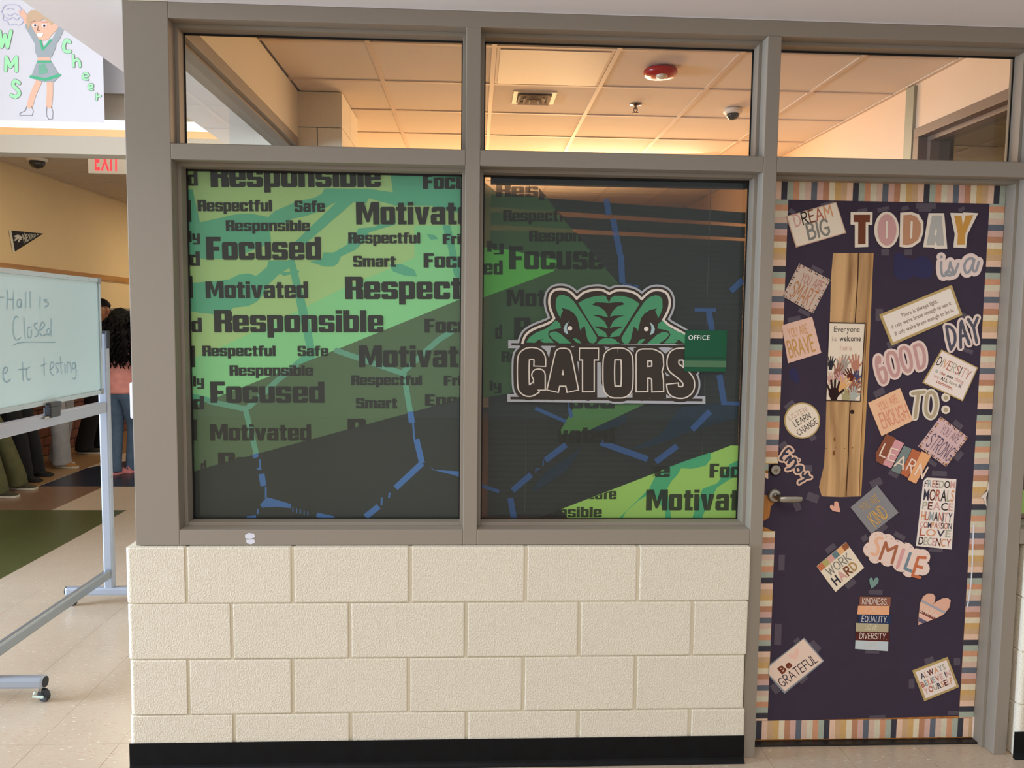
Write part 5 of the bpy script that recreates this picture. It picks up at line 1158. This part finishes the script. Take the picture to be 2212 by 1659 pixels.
g = GB(); g.box((HX-.02, 1.5, 1.695), (HX+.012, 12.3, 1.725), mat('grey_cap', (140, 132, 112), .6)); g.build('cap_rail', hall)
g = GB(); g.box((HX-.0, 1.5, 2.085), (HX+.022, 12.3, 2.155), m_wood('oak_rail', (150, 100, 44), (190, 134, 70), (3, .4, 3)), bev=.003); g.box((HX, 1.5, 2.073), (HX+.012, 12.3, 2.085), mat('rail_lip', (196, 160, 110), .6)); g.build('trim_4', kind='structure', label='oak display rail along the hallway wall')
g = GB(); g.box((HX-.15, 12.2, 0), (-1.0, 12.4, 3.6), HW); g.build('wall_hall_end', kind='structure', label='end wall of the hallway')
# hallway ceiling
HC = 3.20; PCf = empty('ceiling_hall', (-3, 6, HC), 'dim suspended tile ceiling of the hallway', kind='structure'); HT = mat('hall_ceiling_tile', (206, 190, 168), .9, bump=.3, bscale=200, bdist=.001)
ct0 = None
for i in range(7):
    for j in range(14):
        x, y = HX+.0+i*.61, 3.35+j*.61; x1 = min(x+.61, -1.165)
        if x >= -1.2: continue
        if ct0 is None: g = GB(); g.box((x+.01, y+.01, HC+.003), (x+.60, y+.60, HC+.02), HT, bev=.003); ct0 = g.build('ceiling_tile', PCf, origin=(x, y, HC)); continue
        o = ct0.copy(); S.collection.objects.link(o); o.location = (x+3, y-6, 0); o.scale = ((x1-x)/.61, 1, 1)
g = GB()
for i in range(1, 7): g.box((HX+i*.61-.012, 3.35, HC-.001), (HX+i*.61+.012, 12.2, HC+.012), HT)
for j in range(15): g.box((HX, 3.35+j*.61-.012, HC-.0015), (-1.165, 3.35+j*.61+.012, HC+.0115), HT)
g.build('grid_bar', PCf)
g = GB(); g.box((HX-.1, 3.34, HC+.022), (-1.1, 12.3, HC+.3), SOFFIT); g.build('slab', PCf)
# beam over the hallway mouth, cove light and upper wall
BMm = mat('beam_tan', (176, 162, 142), .75)
zv = lambda v, Y: Plane('Y', Y).p(130, v)[1]
g = GB(); g.box((-7.5, 2.80, zv(332, 2.80)), (-1.165, 2.95, zv(293, 2.80)), BMm, bev=.003); g.build('trim_5', kind='structure', label='tan beam across the mouth of the hallway')
g = GB(); g.box((-7.5, 3.06, zv(256, 3.06)), (-1.2, 3.07, zv(160, 3.06)), BMm); g.build('trim_6', kind='structure', label='tan lintel above the cove light')
cv = empty('cove_light', (-4, 3.2, 2.93), 'long bright cove light glowing above the hallway beam', 'light')
g = GB(); g.box((-7.5, 2.96, 2.78), (-1.2, 3.34, 2.80), BMm); g.build('shelf', cv)
g = GB(); g.box((-7.5, 3.30, zv(278, 3.3)), (-1.3, 3.33, zv(250, 3.3)), mat('cove_tube', (255, 246, 232), .5, emit=2.2)); g.build('diffuser', cv)
g = GB(); g.box((-7.5, 3.29, zv(300, 3.3)), (-1.25, 3.33, zv(278, 3.3)), mat('cove_wash_glow', (250, 206, 150), .5, emit=.75)); g.build('wash_glow', cv)  # warm light wash on the wall under the diffuser, put in as emission
WU = mat('white_upper_wall', (202, 198, 198), .85)
g = GB(); g.box((-8, 3.0, zv(198, 3.0)), (-1.2, 3.02, 6.0), WU); g.build('wall_upper', kind='structure', label='bright white upper wall behind the cheer poster')
# poster
PP = Plane('Y', 2.74)
p0 = PP.p(-330, 264); p1 = PP.p(226, 265)
ps = empty('cheer_poster', (-3.5, 2.74, p0[1]), 'large white hand-drawn cheerleading poster with green letters WMS and Cheer', 'poster')
z0_ = Zm(0, 0, 3.95)
g = GB(); g.box((p0[0], 2.741, p1[1]), (p1[0], 2.744, p1[1]+1.45), mat('poster_paper', (200, 194, 194), .8)); g.build('sheet', ps)
for xx in (p0[0]+.5, p1[0]-.25): g = GB(); g.tube([(xx, 2.743, p1[1]+1.40), (xx, 2.80, 5.9), (xx, 2.999, 5.95)], .0015, C(200, 200, 205), n=6); g.build('hanging_cord', ps)
sk, hr, gy, gn, gl, ol = C(222, 170, 142), C(190, 158, 126), C(150, 154, 154), C(74, 164, 118), C(156, 218, 158), C(110, 112, 116)
def draw(nm, fn, off): 
    g = GB(); fn(g, off); g.split(nm, ps)
draw('drawn_skin', lambda g, o: (ppoly(g, PP, [z0_([262, 200, 265, 250, 285, 300, 320, 335, 370, 350, 415, 335, 440, 300, 470, 270, 500, 235, 485, 210, 440, 200, 420, 180, 300, 175]), z0_([320, 485, 430, 485, 425, 525, 325, 525])], sk, o), pstroke(g, PP, [z0_([330, 700, 285, 800, 255, 900]), z0_([425, 700, 425, 800, 418, 900]), z0_([185, 105, 235, 190])], 13, sk, o, smooth=True)), .001)
draw('drawn_clothes', lambda g, o: (pstroke(g, PP, [z0_([240, 225, 290, 310, 335, 390]), z0_([515, 255, 480, 330, 425, 400])], 13, gy, o), ppoly(g, PP, [z0_([300, 340, 350, 345, 370, 420, 420, 340, 480, 390, 440, 490, 320, 490, 300, 440]), z0_([320, 515, 430, 515, 510, 650, 460, 700, 360, 700, 262, 665])], gy, o)), .0016)
draw('drawn_trim', lambda g, o: (pstroke(g, PP, [z0_([345, 345, 365, 425, 435, 345]), z0_([322, 528, 430, 528])], 4.5, gn, o), pstroke(g, PP, [z0_([265, 655, 390, 680, 508, 642])], 6, gn, o), ppoly(g, PP, [z0_([330, 560, 380, 540, 415, 620, 330, 640])], C(110, 160, 132), o)), .0022)
draw('drawn_hair', lambda g, o: ppoly(g, PP, [z0_([225, 160, 240, 110, 275, 85, 330, 95, 390, 150, 465, 190, 440, 215, 415, 190, 370, 160, 330, 185, 300, 170, 262, 205, 245, 260, 232, 220])], hr, o), .0022)
draw('drawn_face', lambda g, o: (ppoly(g, PP, [z0_([278, 205, 320, 205, 318, 230, 282, 232]), z0_([358, 208, 402, 210, 398, 234, 362, 234]), z0_([315, 285, 372, 285, 360, 312, 325, 312])], C(244, 240, 240), o), ppoly(g, PP, [[z0_(*p) for p in disc((302, 218), 11, 10)], [z0_(*p) for p in disc((380, 221), 11, 10)]], C(84, 60, 60), o+.0006), pstroke(g, PP, [z0_([265, 190, 310, 185]), z0_([350, 188, 405, 190]), z0_([330, 225, 318, 258, 340, 262])], 1.2, C(120, 86, 74), o)), .0028)
draw('drawn_outline', lambda g, o: (pstroke(g, PP, [z0_([230, 905, 215, 945, 168, 968, 170, 985, 275, 985, 285, 950, 268, 905]), z0_([400, 910, 395, 980, 415, 1018, 448, 1015, 452, 960, 438, 908])], 1.0, ol, o), pstroke(g, PP, [z0_([20, 90, 40, 50, 90, 40, 150, 45, 180, 80, 170, 130, 200, 170, 170, 215, 120, 205, 80, 215, 60, 180, 25, 170, 30, 130, 10, 105, 20, 90]), z0_([60, 120, 90, 135, 120, 115, 150, 130]), z0_([50, 150, 80, 165, 110, 150, 140, 170, 165, 150]), z0_([60, 80, 90, 70, 120, 85])], 1.6, C(176, 170, 196), o, smooth=True)), .0014)
for nm, L_, sm in (('W', [[0, 270, 15, 400, 45, 300, 65, 405, 95, 268]], 0), ('M', [[50, 600, 55, 490, 90, 570, 140, 490, 140, 605]], 0), ('S', [[165, 710, 130, 690, 112, 725, 150, 765, 165, 800, 135, 828, 98, 815]], 1),
                   ('C', [[595, 360, 565, 345, 545, 390, 555, 435, 598, 440]], 1), ('h', [[625, 475, 630, 568], [630, 525, 660, 505, 680, 530, 683, 568]], 0), ('e', [[710, 655, 752, 650, 745, 628, 715, 632, 710, 670, 752, 682]], 1), ('e', [[760, 745, 790, 742, 785, 720, 762, 725, 760, 758, 792, 765]], 1), ('r', [[825, 800, 825, 852], [826, 825, 858, 820]], 0)):
    w_ = 7 if nm in 'WMSC' else 5 if nm == 'h' else 3.6
    g = GB(); pstroke(g, PP, [z0_(l) for l in L_], w_+1.6, ol, .0016, smooth=bool(sm), cap='round'); pstroke(g, PP, [z0_(l) for l in L_], w_, gl, .0022, smooth=bool(sm), cap='round'); g.build('drawn_letter', ps)
# dome camera and exit sign
dc = PX = Plane('Z', HC).p(80, 341)
q = empty('dome_camera', (dc[0], dc[1], HC-.1), 'dark dome camera on the hallway ceiling just behind the beam', 'camera')
g = GB(); g.lathe([(.10, 0), (.10, -.02), (.085, -.035)], (dc[0], dc[1], HC), (0, 0, 1), mat('camera_white', (0, 0, 0)), n=28); g.build('housing', q, smooth=True)
g = GB(); g.lathe([(.075, -.033), (.07, -.07), (.045, -.10), (0, -.112)], (dc[0], dc[1], HC), (0, 0, 1), mat('camera_dome', (0, 0, 0)), n=28); g.build('dome', q, smooth=True)
PX = Plane('Y', 3.75); e0 = PX.p(190, 374); e1 = PX.p(274, 374)
ex = empty('exit_sign', ((e0[0]+e1[0])/2, 3.75, e0[1]), 'white hanging EXIT sign with red letters in the hallway', 'sign')
g = GB(); g.box((e0[0], 3.752, e0[1]), (e1[0], 3.79, e0[1]+.215), mat('exit_white', (224, 214, 196), .5), bev=.004); g.build('housing', ex)
g = GB(); g.tube([((e0[0]+e1[0])/2, 3.77, e0[1]+.21), ((e0[0]+e1[0])/2, 3.77, HC)], .012, mat('exit_white', (0, 0, 0))); g.build('stem', ex)
g = GB(); line(g, PX, 'EXIT', (205, 367), (258, 369), 41, mat('exit_red', (255, 60, 70), .5, emit=.9), 'bfb', w=.03, off=.0005); g.build('lettering', ex)
# pennant
XP_ = Plane('X', HX+.004); z6 = Zm(0, 480, 6.913)
pn = empty('pennant', (HX, 5.9, 2.28), 'small black triangular NEVADA pennant on the hallway wall', 'pennant')
g = GB(); ppoly(g, XP_, [z6([163, 122, 645, 170, 218, 440])], C(30, 28, 34), .002, .003); g.build('felt', pn)
g = GB(); ppoly(g, XP_, [z6([130, 116, 165, 120, 218, 442, 190, 455])], C(220, 212, 190), .003, .003); g.build('edge_band', pn)
g = GB(); ppoly(g, XP_, [z6([195, 215, 225, 195, 265, 185, 300, 200, 335, 235, 310, 240, 325, 260, 295, 265, 290, 285, 268, 305, 262, 270, 285, 250, 250, 255, 230, 280, 195, 272, 235, 240, 200, 245, 230, 222])], C(206, 200, 190), .004); g.build('wolf_mark', pn)
g = GB()
for k, (ch, x0, x1, yb, h) in enumerate((('N', 350, 392, 306, 132), ('E', 398, 425, 288, 108), ('V', 428, 465, 272, 92), ('A', 465, 500, 250, 72), ('D', 505, 535, 228, 50), ('A', 540, 572, 208, 32))): line(g, XP_, ch, z6(x0, yb), z6(x1, yb-18), h/6.913, C(196, 190, 176), 'bfb', w=.05, off=.004)
g.build('lettering', pn)

# ================================================================== WHITEBOARD ON WHEELS
BXx = -1.985; PB_ = Plane('X', BXx)
wb = empty('whiteboard_stand', (-2.0, 1.05, 0), 'rolling whiteboard on an aluminium stand reading Hall is Closed due to testing', 'whiteboard')
y0b, y1b, zb0, zb1 = .46, 1.575, 1.195, 1.815
BFm = mat('board_white', (190, 226, 234), .18, spec=.5); fr = mat('board_frame', (176, 190, 194), .35, metal=.5)
g = GB(); g.box((BXx-.012, y0b, zb0), (BXx-.002, y1b, zb1), BFm); g.build('board', wb)
g = GB(); w = .022
for a, b in (((y0b, zb1-w), (y1b, zb1)), ((y0b, zb0), (y1b, zb0+w)), ((y1b-.02, zb0), (y1b, zb1)), ((y0b, zb0), (y0b+.02, zb1))): g.box((BXx-.018, a[0], a[1]), (BXx+.004, b[0], b[1]), fr, bev=.002)
g.build('board_frame', wb)
g = GB()
for y in (y0b, y1b):
    for z in (zb0, zb1): g.box((BXx-.02, y-(.03 if y == y1b else -.0), z-(.03 if z == zb1 else 0)), (BXx+.006, y+(.003 if y == y1b else .03), z+(.002 if z == zb1 else .03)), mat('grey_plastic', (138, 144, 146), .5), bev=.004)
g.split('corner_cap', wb)
for k in range(5):
    for z in (zb1-w/2, zb0+w/2): g = GB(); g.lathe([(.003, 0), (.002, .0015), (0, .002)], (BXx+.004, y1b-.13-k*.21, z), (1, 0, 0), STEEL, n=10); g.build('screw', wb)
z7 = Zm(0, 580, 5.183); mk = C(134, 178, 198, .5); HWR = {
 'H': ([80, 240, 90, 320, 80, 455], [155, 258, 150, 460], [85, 345, 155, 345]), 'a': ([240, 355, 215, 345, 195, 385, 205, 430, 235, 425, 245, 360, 245, 445],), 'l': ([292, 265, 290, 442],), 'l2': ([338, 258, 342, 442],), 'i': ([452, 322, 450, 438],), 's': ([535, 355, 500, 345, 505, 365, 545, 385, 535, 420, 510, 430],),
 'C': ([205, 555, 185, 535, 155, 590, 150, 680, 165, 770, 200, 805, 235, 770],), 'lc': ([270, 545, 285, 790],), 'o': ([350, 660, 320, 660, 310, 720, 325, 775, 355, 760, 355, 690],), 's2': ([425, 610, 390, 625, 395, 660, 430, 700, 425, 750, 395, 765],), 'e': ([455, 690, 505, 640, 480, 600, 455, 650, 450, 720, 480, 755, 510, 740],), 'd': ([560, 670, 530, 690, 530, 740, 555, 740, 570, 690], [575, 560, 578, 765]), 'u': ([150, 862, 200, 838, 300, 825, 420, 825, 620, 828],),
 'e2': ([35, 1180, 75, 1165, 90, 1120, 60, 1108, 38, 1150, 45, 1240, 80, 1275, 120, 1240],), 't': ([255, 1050, 262, 1260], [205, 1135, 300, 1125]), 'o2': ([335, 1105, 305, 1130, 300, 1200, 320, 1250, 345, 1230],), 't2': ([495, 995, 500, 1200], [455, 1095, 525, 1065]), 'e3': ([560, 1140, 600, 1100, 600, 1050, 572, 1060, 565, 1140, 585, 1190, 605, 1190],), 's3': ([650, 1060, 625, 1075, 635, 1110, 660, 1140, 640, 1170],), 't3': ([680, 985, 690, 1180], [655, 1065, 710, 1050]), 'i2': ([728, 1070, 735, 1180],), 'n': ([758, 1165, 755, 1070, 780, 1050, 795, 1100, 798, 1165],), 'g': ([845, 1050, 815, 1070, 815, 1125, 845, 1110, 850, 1060, 855, 1200, 835, 1240, 815, 1225],), 'dash': ([0, 322, 42, 322],), 'dot': ([862, 1145, 864, 1146],)}
for k, L_ in HWR.items():
    g = GB(); P_ = [PB_.ps(z7(l)) for l in L_]
    g.flat([r for q in P_ for r in ribbon(smoothp(q, 3), .0034 if k != 'u' else .003)], PB_, mk, .0003); g.build('marker_stroke', wb)
zl = 1.12
g = GB(); g.box((-2.02, .52, zl-.03), (-1.975, 1.59, zl+.03), ALU, bev=.006); g.build('middle_rail', wb)
g = GB(); g.box((-2.013, .52, .165), (-1.98, 1.60, .215), mat('aluminium_grey', (150, 156, 160), .35, metal=.6), bev=.008); g.build('bottom_rail', wb)
for yp in (.505, 1.625):
    g = GB(); g.box((-2.025, yp-.022, .10), (-1.975, yp+.022, 1.525), ALU, bev=.008); po = g.build('post', wb)
    g = GB(); g.box((-2.027, yp-.024, 1.520), (-1.973, yp+.024, 1.535), GASKET, bev=.003); g.build('post_cap', po)
    g = GB(); g.box((-1.976, yp-.026, 1.44), (-1.960, yp-.005, 1.535), GASKET, bev=.003); g.build('pivot_knob', po)
    for z in (.62, .68, .73): g = GB(); g.lathe([(.006, 0), (.004, .003), (0, .004)], (-1.975, yp, z), (1, 0, 0), STEEL, n=12); g.build('bolt', po)
    xo = .27
    g = GB(); g.box((-2.0-xo+.03, yp-.024, .062), (-2.0+xo-.03, yp+.024, .108), ALU, bev=.012); g.build('foot', wb)
    for sx in (-1, 1):
        xw = -2.0+sx*(xo-.05)
        g = GB(); g.tube([(-2.0+sx*(xo-.032), yp, .085), (-2.0+sx*(xo-.028), yp, .085)], (.0225), GASKET, n=16); g.build('end_cap', wb)
        cs = empty('caster', (xw, yp, 0), parent=wb)
        g = GB(); g.lathe([(.026, -.009), (.028, -.006), (.028, .006), (.026, .009)], (xw+.012, yp-.0, .028), (0.35, 1, 0), mat('black_tyre', (24, 24, 26), .5), n=28); g.build('wheel', cs)
        g = GB(); g.tube([(xw, yp, .062), (xw, yp, .045)], .009, STEEL); g.tube([(xw-.012, yp-.018, .05), (xw-.022, yp-.02, .03), (xw+.02, yp-.02, .026)], .006, mat('caster_lever', (200, 216, 200), .4)); g.build('fork', cs)
g = GB(); g.box((-1.99, .99, 1.135), (-1.955, 1.08, 1.185), mat('black_plastic', (34, 36, 40), .4), bev=.006); g.box((-1.985, 1.0, 1.17), (-1.96, 1.10, 1.205), mat('black_plastic', (0, 0, 0)), bev=.005); g.tube([(-1.97, .955, 1.14), (-1.965, 1.0, 1.142)], .006, STEEL); g.build('clamp', wb)
# ================================================================== PEOPLE IN THE HALLWAY
def skin(nm, V, Ed, R_, m, parent, org, sub=2):
    me = bpy.data.meshes.new(nm); me.from_pydata([tuple(np.subtract(v, org)) for v in V], Ed, []); me.materials.append(m)
    o = bpy.data.objects.new(nm, me); S.collection.objects.link(o); place(o, org, parent)
    md = o.modifiers.new('skin', 'SKIN'); md.use_smooth_shade = True
    sv = me.skin_vertices
    if not len(sv): me.attributes.new('tmp', 'FLOAT', 'POINT')
    for i, r in enumerate(R_): sv[0].data[i].radius = r if isinstance(r, tuple) else (r, r)
    sv[0].data[0].use_root = True
    sb = o.modifiers.new('sub', 'SUBSURF'); sb.levels = sub; sb.render_levels = sub
    return o
def chain(V, Ed, R_, start, pts):
    """append a chain to vertex index start"""
    i = start
    for p, r in pts: V.append(p); R_.append(r); Ed.append((i, len(V)-1)); i = len(V)-1
    return i
def person(label, feet, toe, hip, face, h, skc, top, pants, shoe, hairc, arms='down', wide=1.0, hair='short', sole=None):
    k = h/1.70; hx, hy = hip; a = math.radians(face); f = np.array([math.cos(a), math.sin(a), 0]); r = np.array([math.sin(a), -math.cos(a), 0]); up = np.array([0, 0, 1.0])
    ta = math.radians(toe); tf = np.array([math.cos(ta), math.sin(ta), 0])
    fc = np.mean(feet, 0); P = lambda z, fr=0, rt=0: np.array([hx, hy, 0])+up*z*k+f*fr*k+r*rt*k
    root = empty('person', (fc[0], fc[1], 0), label, 'person', None); org = (fc[0], fc[1], 0)
    feet = sorted(feet, key=lambda q: -np.dot(np.array([q[0]-hx, q[1]-hy, 0]), r))   # right foot first
    # body
    V = [P(.95)]; R_ = [(.12*k, .10*k)]; Ed = []
    w = chain(V, Ed, R_, 0, [(P(1.08), (.115*k, .09*k)), (P(1.25), (.135*k, .10*k)), (P(1.38), (.12*k, .085*k))])
    n_ = chain(V, Ed, R_, w, [(P(1.46), .05*k), (P(1.51, .01), .052*k), (P(1.55, .025), (.066*k, .078*k)), (P(1.61, .02), (.075*k, .092*k)), (P(1.66, .01), (.066*k, .08*k)), (P(1.69, .005), (.035*k, .045*k))])
    legs = []; armp = []
    for sgn, ft in ((1, feet[0]), (-1, feet[1])):
        an = np.array([ft[0], ft[1], .09*k]); hp = P(.88, 0, .09*sgn); kn = (hp+an)/2+f*.05*k+up*.02
        chain(V, Ed, R_, 0, [(hp, .085*k), ((hp+kn)/2, .078*k), (kn, .058*k), ((kn+an)/2, .05*k), (an, .035*k), (an+tf*.07*k-up*.058*k, .024*k), (an+tf*.13*k-up*.064*k, .016*k)])
        legs.append((hp, kn, an))
        sh = P(1.40, 0, .18*sgn)
        if arms == 'down': el, wr_ = P(1.13, -.03, .235*sgn), P(.90, .06, .22*sgn)
        else: el, wr_ = P(1.14, .02, .23*sgn), P(1.12, .22, .06*sgn)
        i = chain(V, Ed, R_, w, [(sh, .052*k), ((sh+el)/2, .044*k), (el, .036*k), ((el+wr_)/2, .032*k), (wr_, .024*k)])
        d = (wr_-el)/np.linalg.norm(wr_-el); i = chain(V, Ed, R_, i, [(wr_+d*.05*k, (.036*k, .018*k))]); s_ = np.cross(d, r); s_ /= np.linalg.norm(s_)
        for q, (o_, L) in enumerate(((-.028, .075), (-.010, .09), (.010, .085), (.028, .068))):
            b0_ = wr_+d*.085*k+s_*o_*k; chain(V, Ed, R_, i, [(b0_, .0095*k), (b0_+d*L*.5*k-r*sgn*.008*k, .0085*k), (b0_+d*L*k-r*sgn*.025*k, .007*k)])
        b0_ = wr_+d*.04*k-s_*.034*k; chain(V, Ed, R_, i, [(b0_-s_*.012*k, .010*k), (b0_+d*.035*k-s_*.026*k, .009*k)])
        armp.append((sh, el, wr_))
    skin('body', V, Ed, R_, skc, root, org)
    # face
    g = GB(); hc = P(1.605, .02)
    g.tube([hc+f*.080*k+up*.02*k, hc+f*.098*k-up*.012*k, hc+f*.082*k-up*.026*k], [.008*k, .015*k, .011*k], skc, n=8); g.build('nose', root, smooth=True)
    for sg in (-1, 1):
        c = hc+f*.078*k+r*sg*.032*k+up*.012*k; g = GB(); g.lathe([(.010*k, 0), (.009*k, .002*k), (0, .004*k)], tuple(c), tuple(f), C(232, 226, 216), n=12); g.lathe([(.0068*k, .0025*k), (0, .006*k)], tuple(c), tuple(f), C(30, 20, 16), n=10); g.build('eye', root)
        e = hc+r*sg*.076*k-f*.01*k; g = GB(); g.tube([e+up*.025*k, e+r*sg*.012*k+up*.012*k, e+r*sg*.010*k-up*.012*k, e-up*.025*k], [.006*k, .012*k, .011*k, .005*k], skc, n=8); g.build('ear', root, smooth=True)
    g = GB(); g.tube([hc+f*.080*k-up*.045*k-r*.022*k, hc+f*.088*k-up*.045*k, hc+f*.080*k-up*.045*k+r*.022*k], [.004*k, .008*k, .004*k], C(150, 84, 74), n=8); g.build('mouth', root, smooth=True)
    # trousers
    V = [P(.90)]; R_ = [(.150*k, .120*k)]; Ed = []; chain(V, Ed, R_, 0, [(P(1.0), (.128*k, .098*k)), (P(1.04), (.122*k, .094*k))])
    for hp, kn, an in legs: chain(V, Ed, R_, 0, [(hp, .118*k), ((hp+kn)/2, .108*k*wide**.5), (kn, .085*k*wide), ((kn+an)/2+up*.02, .085*k*wide), (an+up*.03, .088*k*wide), (an-up*.045, .095*k*wide), (an-up*.062, .097*k*wide)])
    skin('trousers', V, Ed, R_, pants, root, org)
    # top
    V = [P(.85)]; R_ = [(.17*k, .142*k)]; Ed = []; w = chain(V, Ed, R_, 0, [(P(.88), (.17*k, .142*k)), (P(1.0), (.16*k, .13*k)), (P(1.12), (.148*k, .118*k)), (P(1.27), (.16*k, .12*k)), (P(1.39), (.125*k, .095*k)), (P(1.44), .07*k)])
    for sh, el, wr_ in armp: chain(V, Ed, R_, w-1, [(sh, .068*k), ((sh+el)/2, .06*k), (el, .052*k), ((el+wr_)/2, .048*k), (wr_, .040*k)])
    skin('shirt', V, Ed, R_, top, root, org)
    # shoes
    for hp, kn, an in legs:
        b = np.array([an[0], an[1], 0.0]); g = GB(); sr = np.array([tf[1], -tf[0], 0]); secs = []
        for t, wd, ht in ((-.07, .030, .075), (-.05, .038, .085), (0, .040, .085), (.06, .044, .065), (.12, .048, .052), (.165, .042, .042), (.19, .024, .032)):
            c = b+tf*t*k; secs.append([c+sr*wd*k+up*.018, c+sr*wd*.85*k+up*ht*.75*k, c+up*ht*k+up*.004, c-sr*wd*.85*k+up*ht*.75*k, c-sr*wd*k+up*.018])
        VV = [q for s_ in secs for q in s_]; g.raw(VV, [(i*5+j, i*5+j+1, (i+1)*5+j+1, (i+1)*5+j) for i in range(6) for j in range(4)]+[(0, 1, 2, 3, 4), (34, 33, 32, 31, 30)]+[(i*5+4, i*5, (i+1)*5, (i+1)*5+4) for i in range(6)], shoe); sh_ = g.build('shoe', root, smooth=False)
        g = GB(); out = []
        for t, wd in ((-.078, .022), (-.06, .038), (0, .044), (.06, .048), (.12, .052), (.168, .046), (.197, .026)): out.append((t, wd))
        ring = [b+tf*t*k+sr*w_*k for t, w_ in out]+[b+tf*t*k-sr*w_*k for t, w_ in out[::-1]]; n = len(ring)
        g.raw([q+up*.003 for q in ring]+[q+up*.022 for q in ring], [tuple(range(n))[::-1], tuple(range(n, 2*n))]+[(i, (i+1) % n, n+(i+1) % n, n+i) for i in range(n)], sole or C(200, 190, 170)); g.build('sole', sh_)
    # hair
    g = GB(); rng = random.Random(int(h*1000))
    V = []; nu, nv = 24, 14
    for j in range(nv+1):
        ph = math.pi*j/nv*(.62 if hair == 'short' else .66)
        for i in range(nu):
            th = 2*math.pi*i/nu; q = math.sin(ph); fr_ = math.cos(th); low = 1-.32*max(0, fr_)*(j/nv)**2
            rad = .098 if hair == 'short' else .125
            rr = rad*(1+rng.uniform(-.03, .03)*(1 if hair == 'short' else 2.5))
            z = math.cos(ph)*rr*1.12
            if fr_ > .2 and ph > 1.15: z = max(z, .028)
            V.append(hc-f*.006*k+f*fr_*q*rr*1.04*k+r*math.sin(th)*q*rr*.93*k+up*(z+.012)*k)
    g.raw(V, [(j*nu+i, (j+1)*nu+i, (j+1)*nu+(i+1) % nu, j*nu+(i+1) % nu) for j in range(nv) for i in range(nu)], hairc); g.build('hair', root, smooth=(hair == 'short'))
    if hair == 'long':
        g = GB()
        for q in range(230):
            th = rng.uniform(-1.9, 1.9)+math.pi; rad = rng.uniform(.05, .135); z0 = rng.uniform(1.46, 1.66); z1 = rng.uniform(1.12, 1.26) if q % 3 else rng.uniform(1.2, 1.45)
            ph0 = rng.uniform(0, 6.28); am = rng.uniform(.008, .02); spread = rng.uniform(.9, 1.6); pts = []; rs = []
            for t in range(15):
                u_ = t/14; z = z0+(z1-z0)*u_; rr = rad*(1+(spread-1)*math.sin(u_*2.4)); wob = math.sin(ph0+u_*26)*am*(1-.2*u_)
                pts.append(P(z)+f*(.01+math.cos(th)*rr-.02*u_)*k+r*(math.sin(th)*rr*1.15+wob)*k+f*math.cos(ph0+u_*26)*am*k); rs.append((.015*(1-.75*u_**2)+.001)*k)
            g.tube(pts, rs, hairc, n=5)
        g.build('curls', root, smooth=True, kind='stuff')
        V = []; nu, nv = 20, 10
        g = GB()
        for j in range(nv+1):
            u_ = j/nv; z = 1.66-.40*u_; rr = .11*math.sin(min(1.57, .5+u_*2.2))*(1-.25*u_**3)
            for i in range(nu):
                th = 2*math.pi*i/nu; V.append(P(z, -.035)+f*math.cos(th)*rr*.75*k+r*math.sin(th)*rr*1.35*(1+rng.uniform(-.06, .06))*k)
        g.raw(V, [(j*nu+i, (j+1)*nu+i, (j+1)*nu+(i+1) % nu, j*nu+(i+1) % nu) for j in range(nv) for i in range(nu)]+[tuple(range(nu)), tuple(range(nv*nu, (nv+1)*nu))[::-1]], hairc); g.build('hair_mass', root)
    return root
sk1, sk2, sk3 = mat('skin_brown', (168, 112, 78), .55), mat('skin_tan', (206, 156, 122), .55), mat('skin_deep', (120, 80, 58), .55)
hb = mat('black_hair', (15, 12, 12), .75, spec=.15, bump=.6, bscale=90, bdist=.006); cl_ = lambda n, c: mat('cloth_'+n, c, .9, bump=.35, bscale=55, bdist=.006, vary=.12, vscale=14)
olive, black, grey, blue, pink, brown = cl_('olive', (84, 82, 48)), cl_('black', (13, 12, 14)), cl_('grey_denim', (150, 148, 146)), cl_('blue_denim', (84, 104, 126)), cl_('pink_knit', (232, 156, 146)), cl_('brown', (86, 62, 44))
bs, ps_ = C(32, 30, 28), C(226, 146, 146)
person('person in olive cargo trousers leaning back on the brick wall with feet forward', [(-4.20, 4.33), (-4.22, 4.66)], -8, (-4.55, 4.52), 0, 1.66, sk2, brown, olive, C(60, 56, 40), hb, 'fold', 1.05)
person('person in baggy black trousers and black shoes beside the olive trousers', [(-4.36, 5.00), (-4.40, 5.28)], -5, (-4.58, 5.18), 0, 1.64, sk1, black, black, bs, hb, 'fold', 1.15, sole=C(40, 38, 36))
person('person in wide light grey jeans and tan shoes in the queue', [(-4.36, 5.74), (-4.52, 5.98)], -15, (-4.46, 5.88), -20, 1.62, sk2, cl_('charcoal', (60, 58, 62)), grey, C(150, 104, 56), hb, 'fold', 1.12)
person('person with short black hair and dark clothes looking right behind the whiteboard', [(-4.55, 6.62), (-4.50, 6.92)], 0, (-4.35, 6.70), -30, 1.79, sk1, black, black, bs, hb, 'down', 1.1)
person('person with long black curls in a pink top and blue jeans standing with back turned', [(-3.64, 5.36), (-3.52, 5.50)], 70, (-3.58, 5.42), 78, 1.64, sk2, pink, blue, ps_, hb, 'fold', .82, hair='long', sole=C(230, 150, 150))
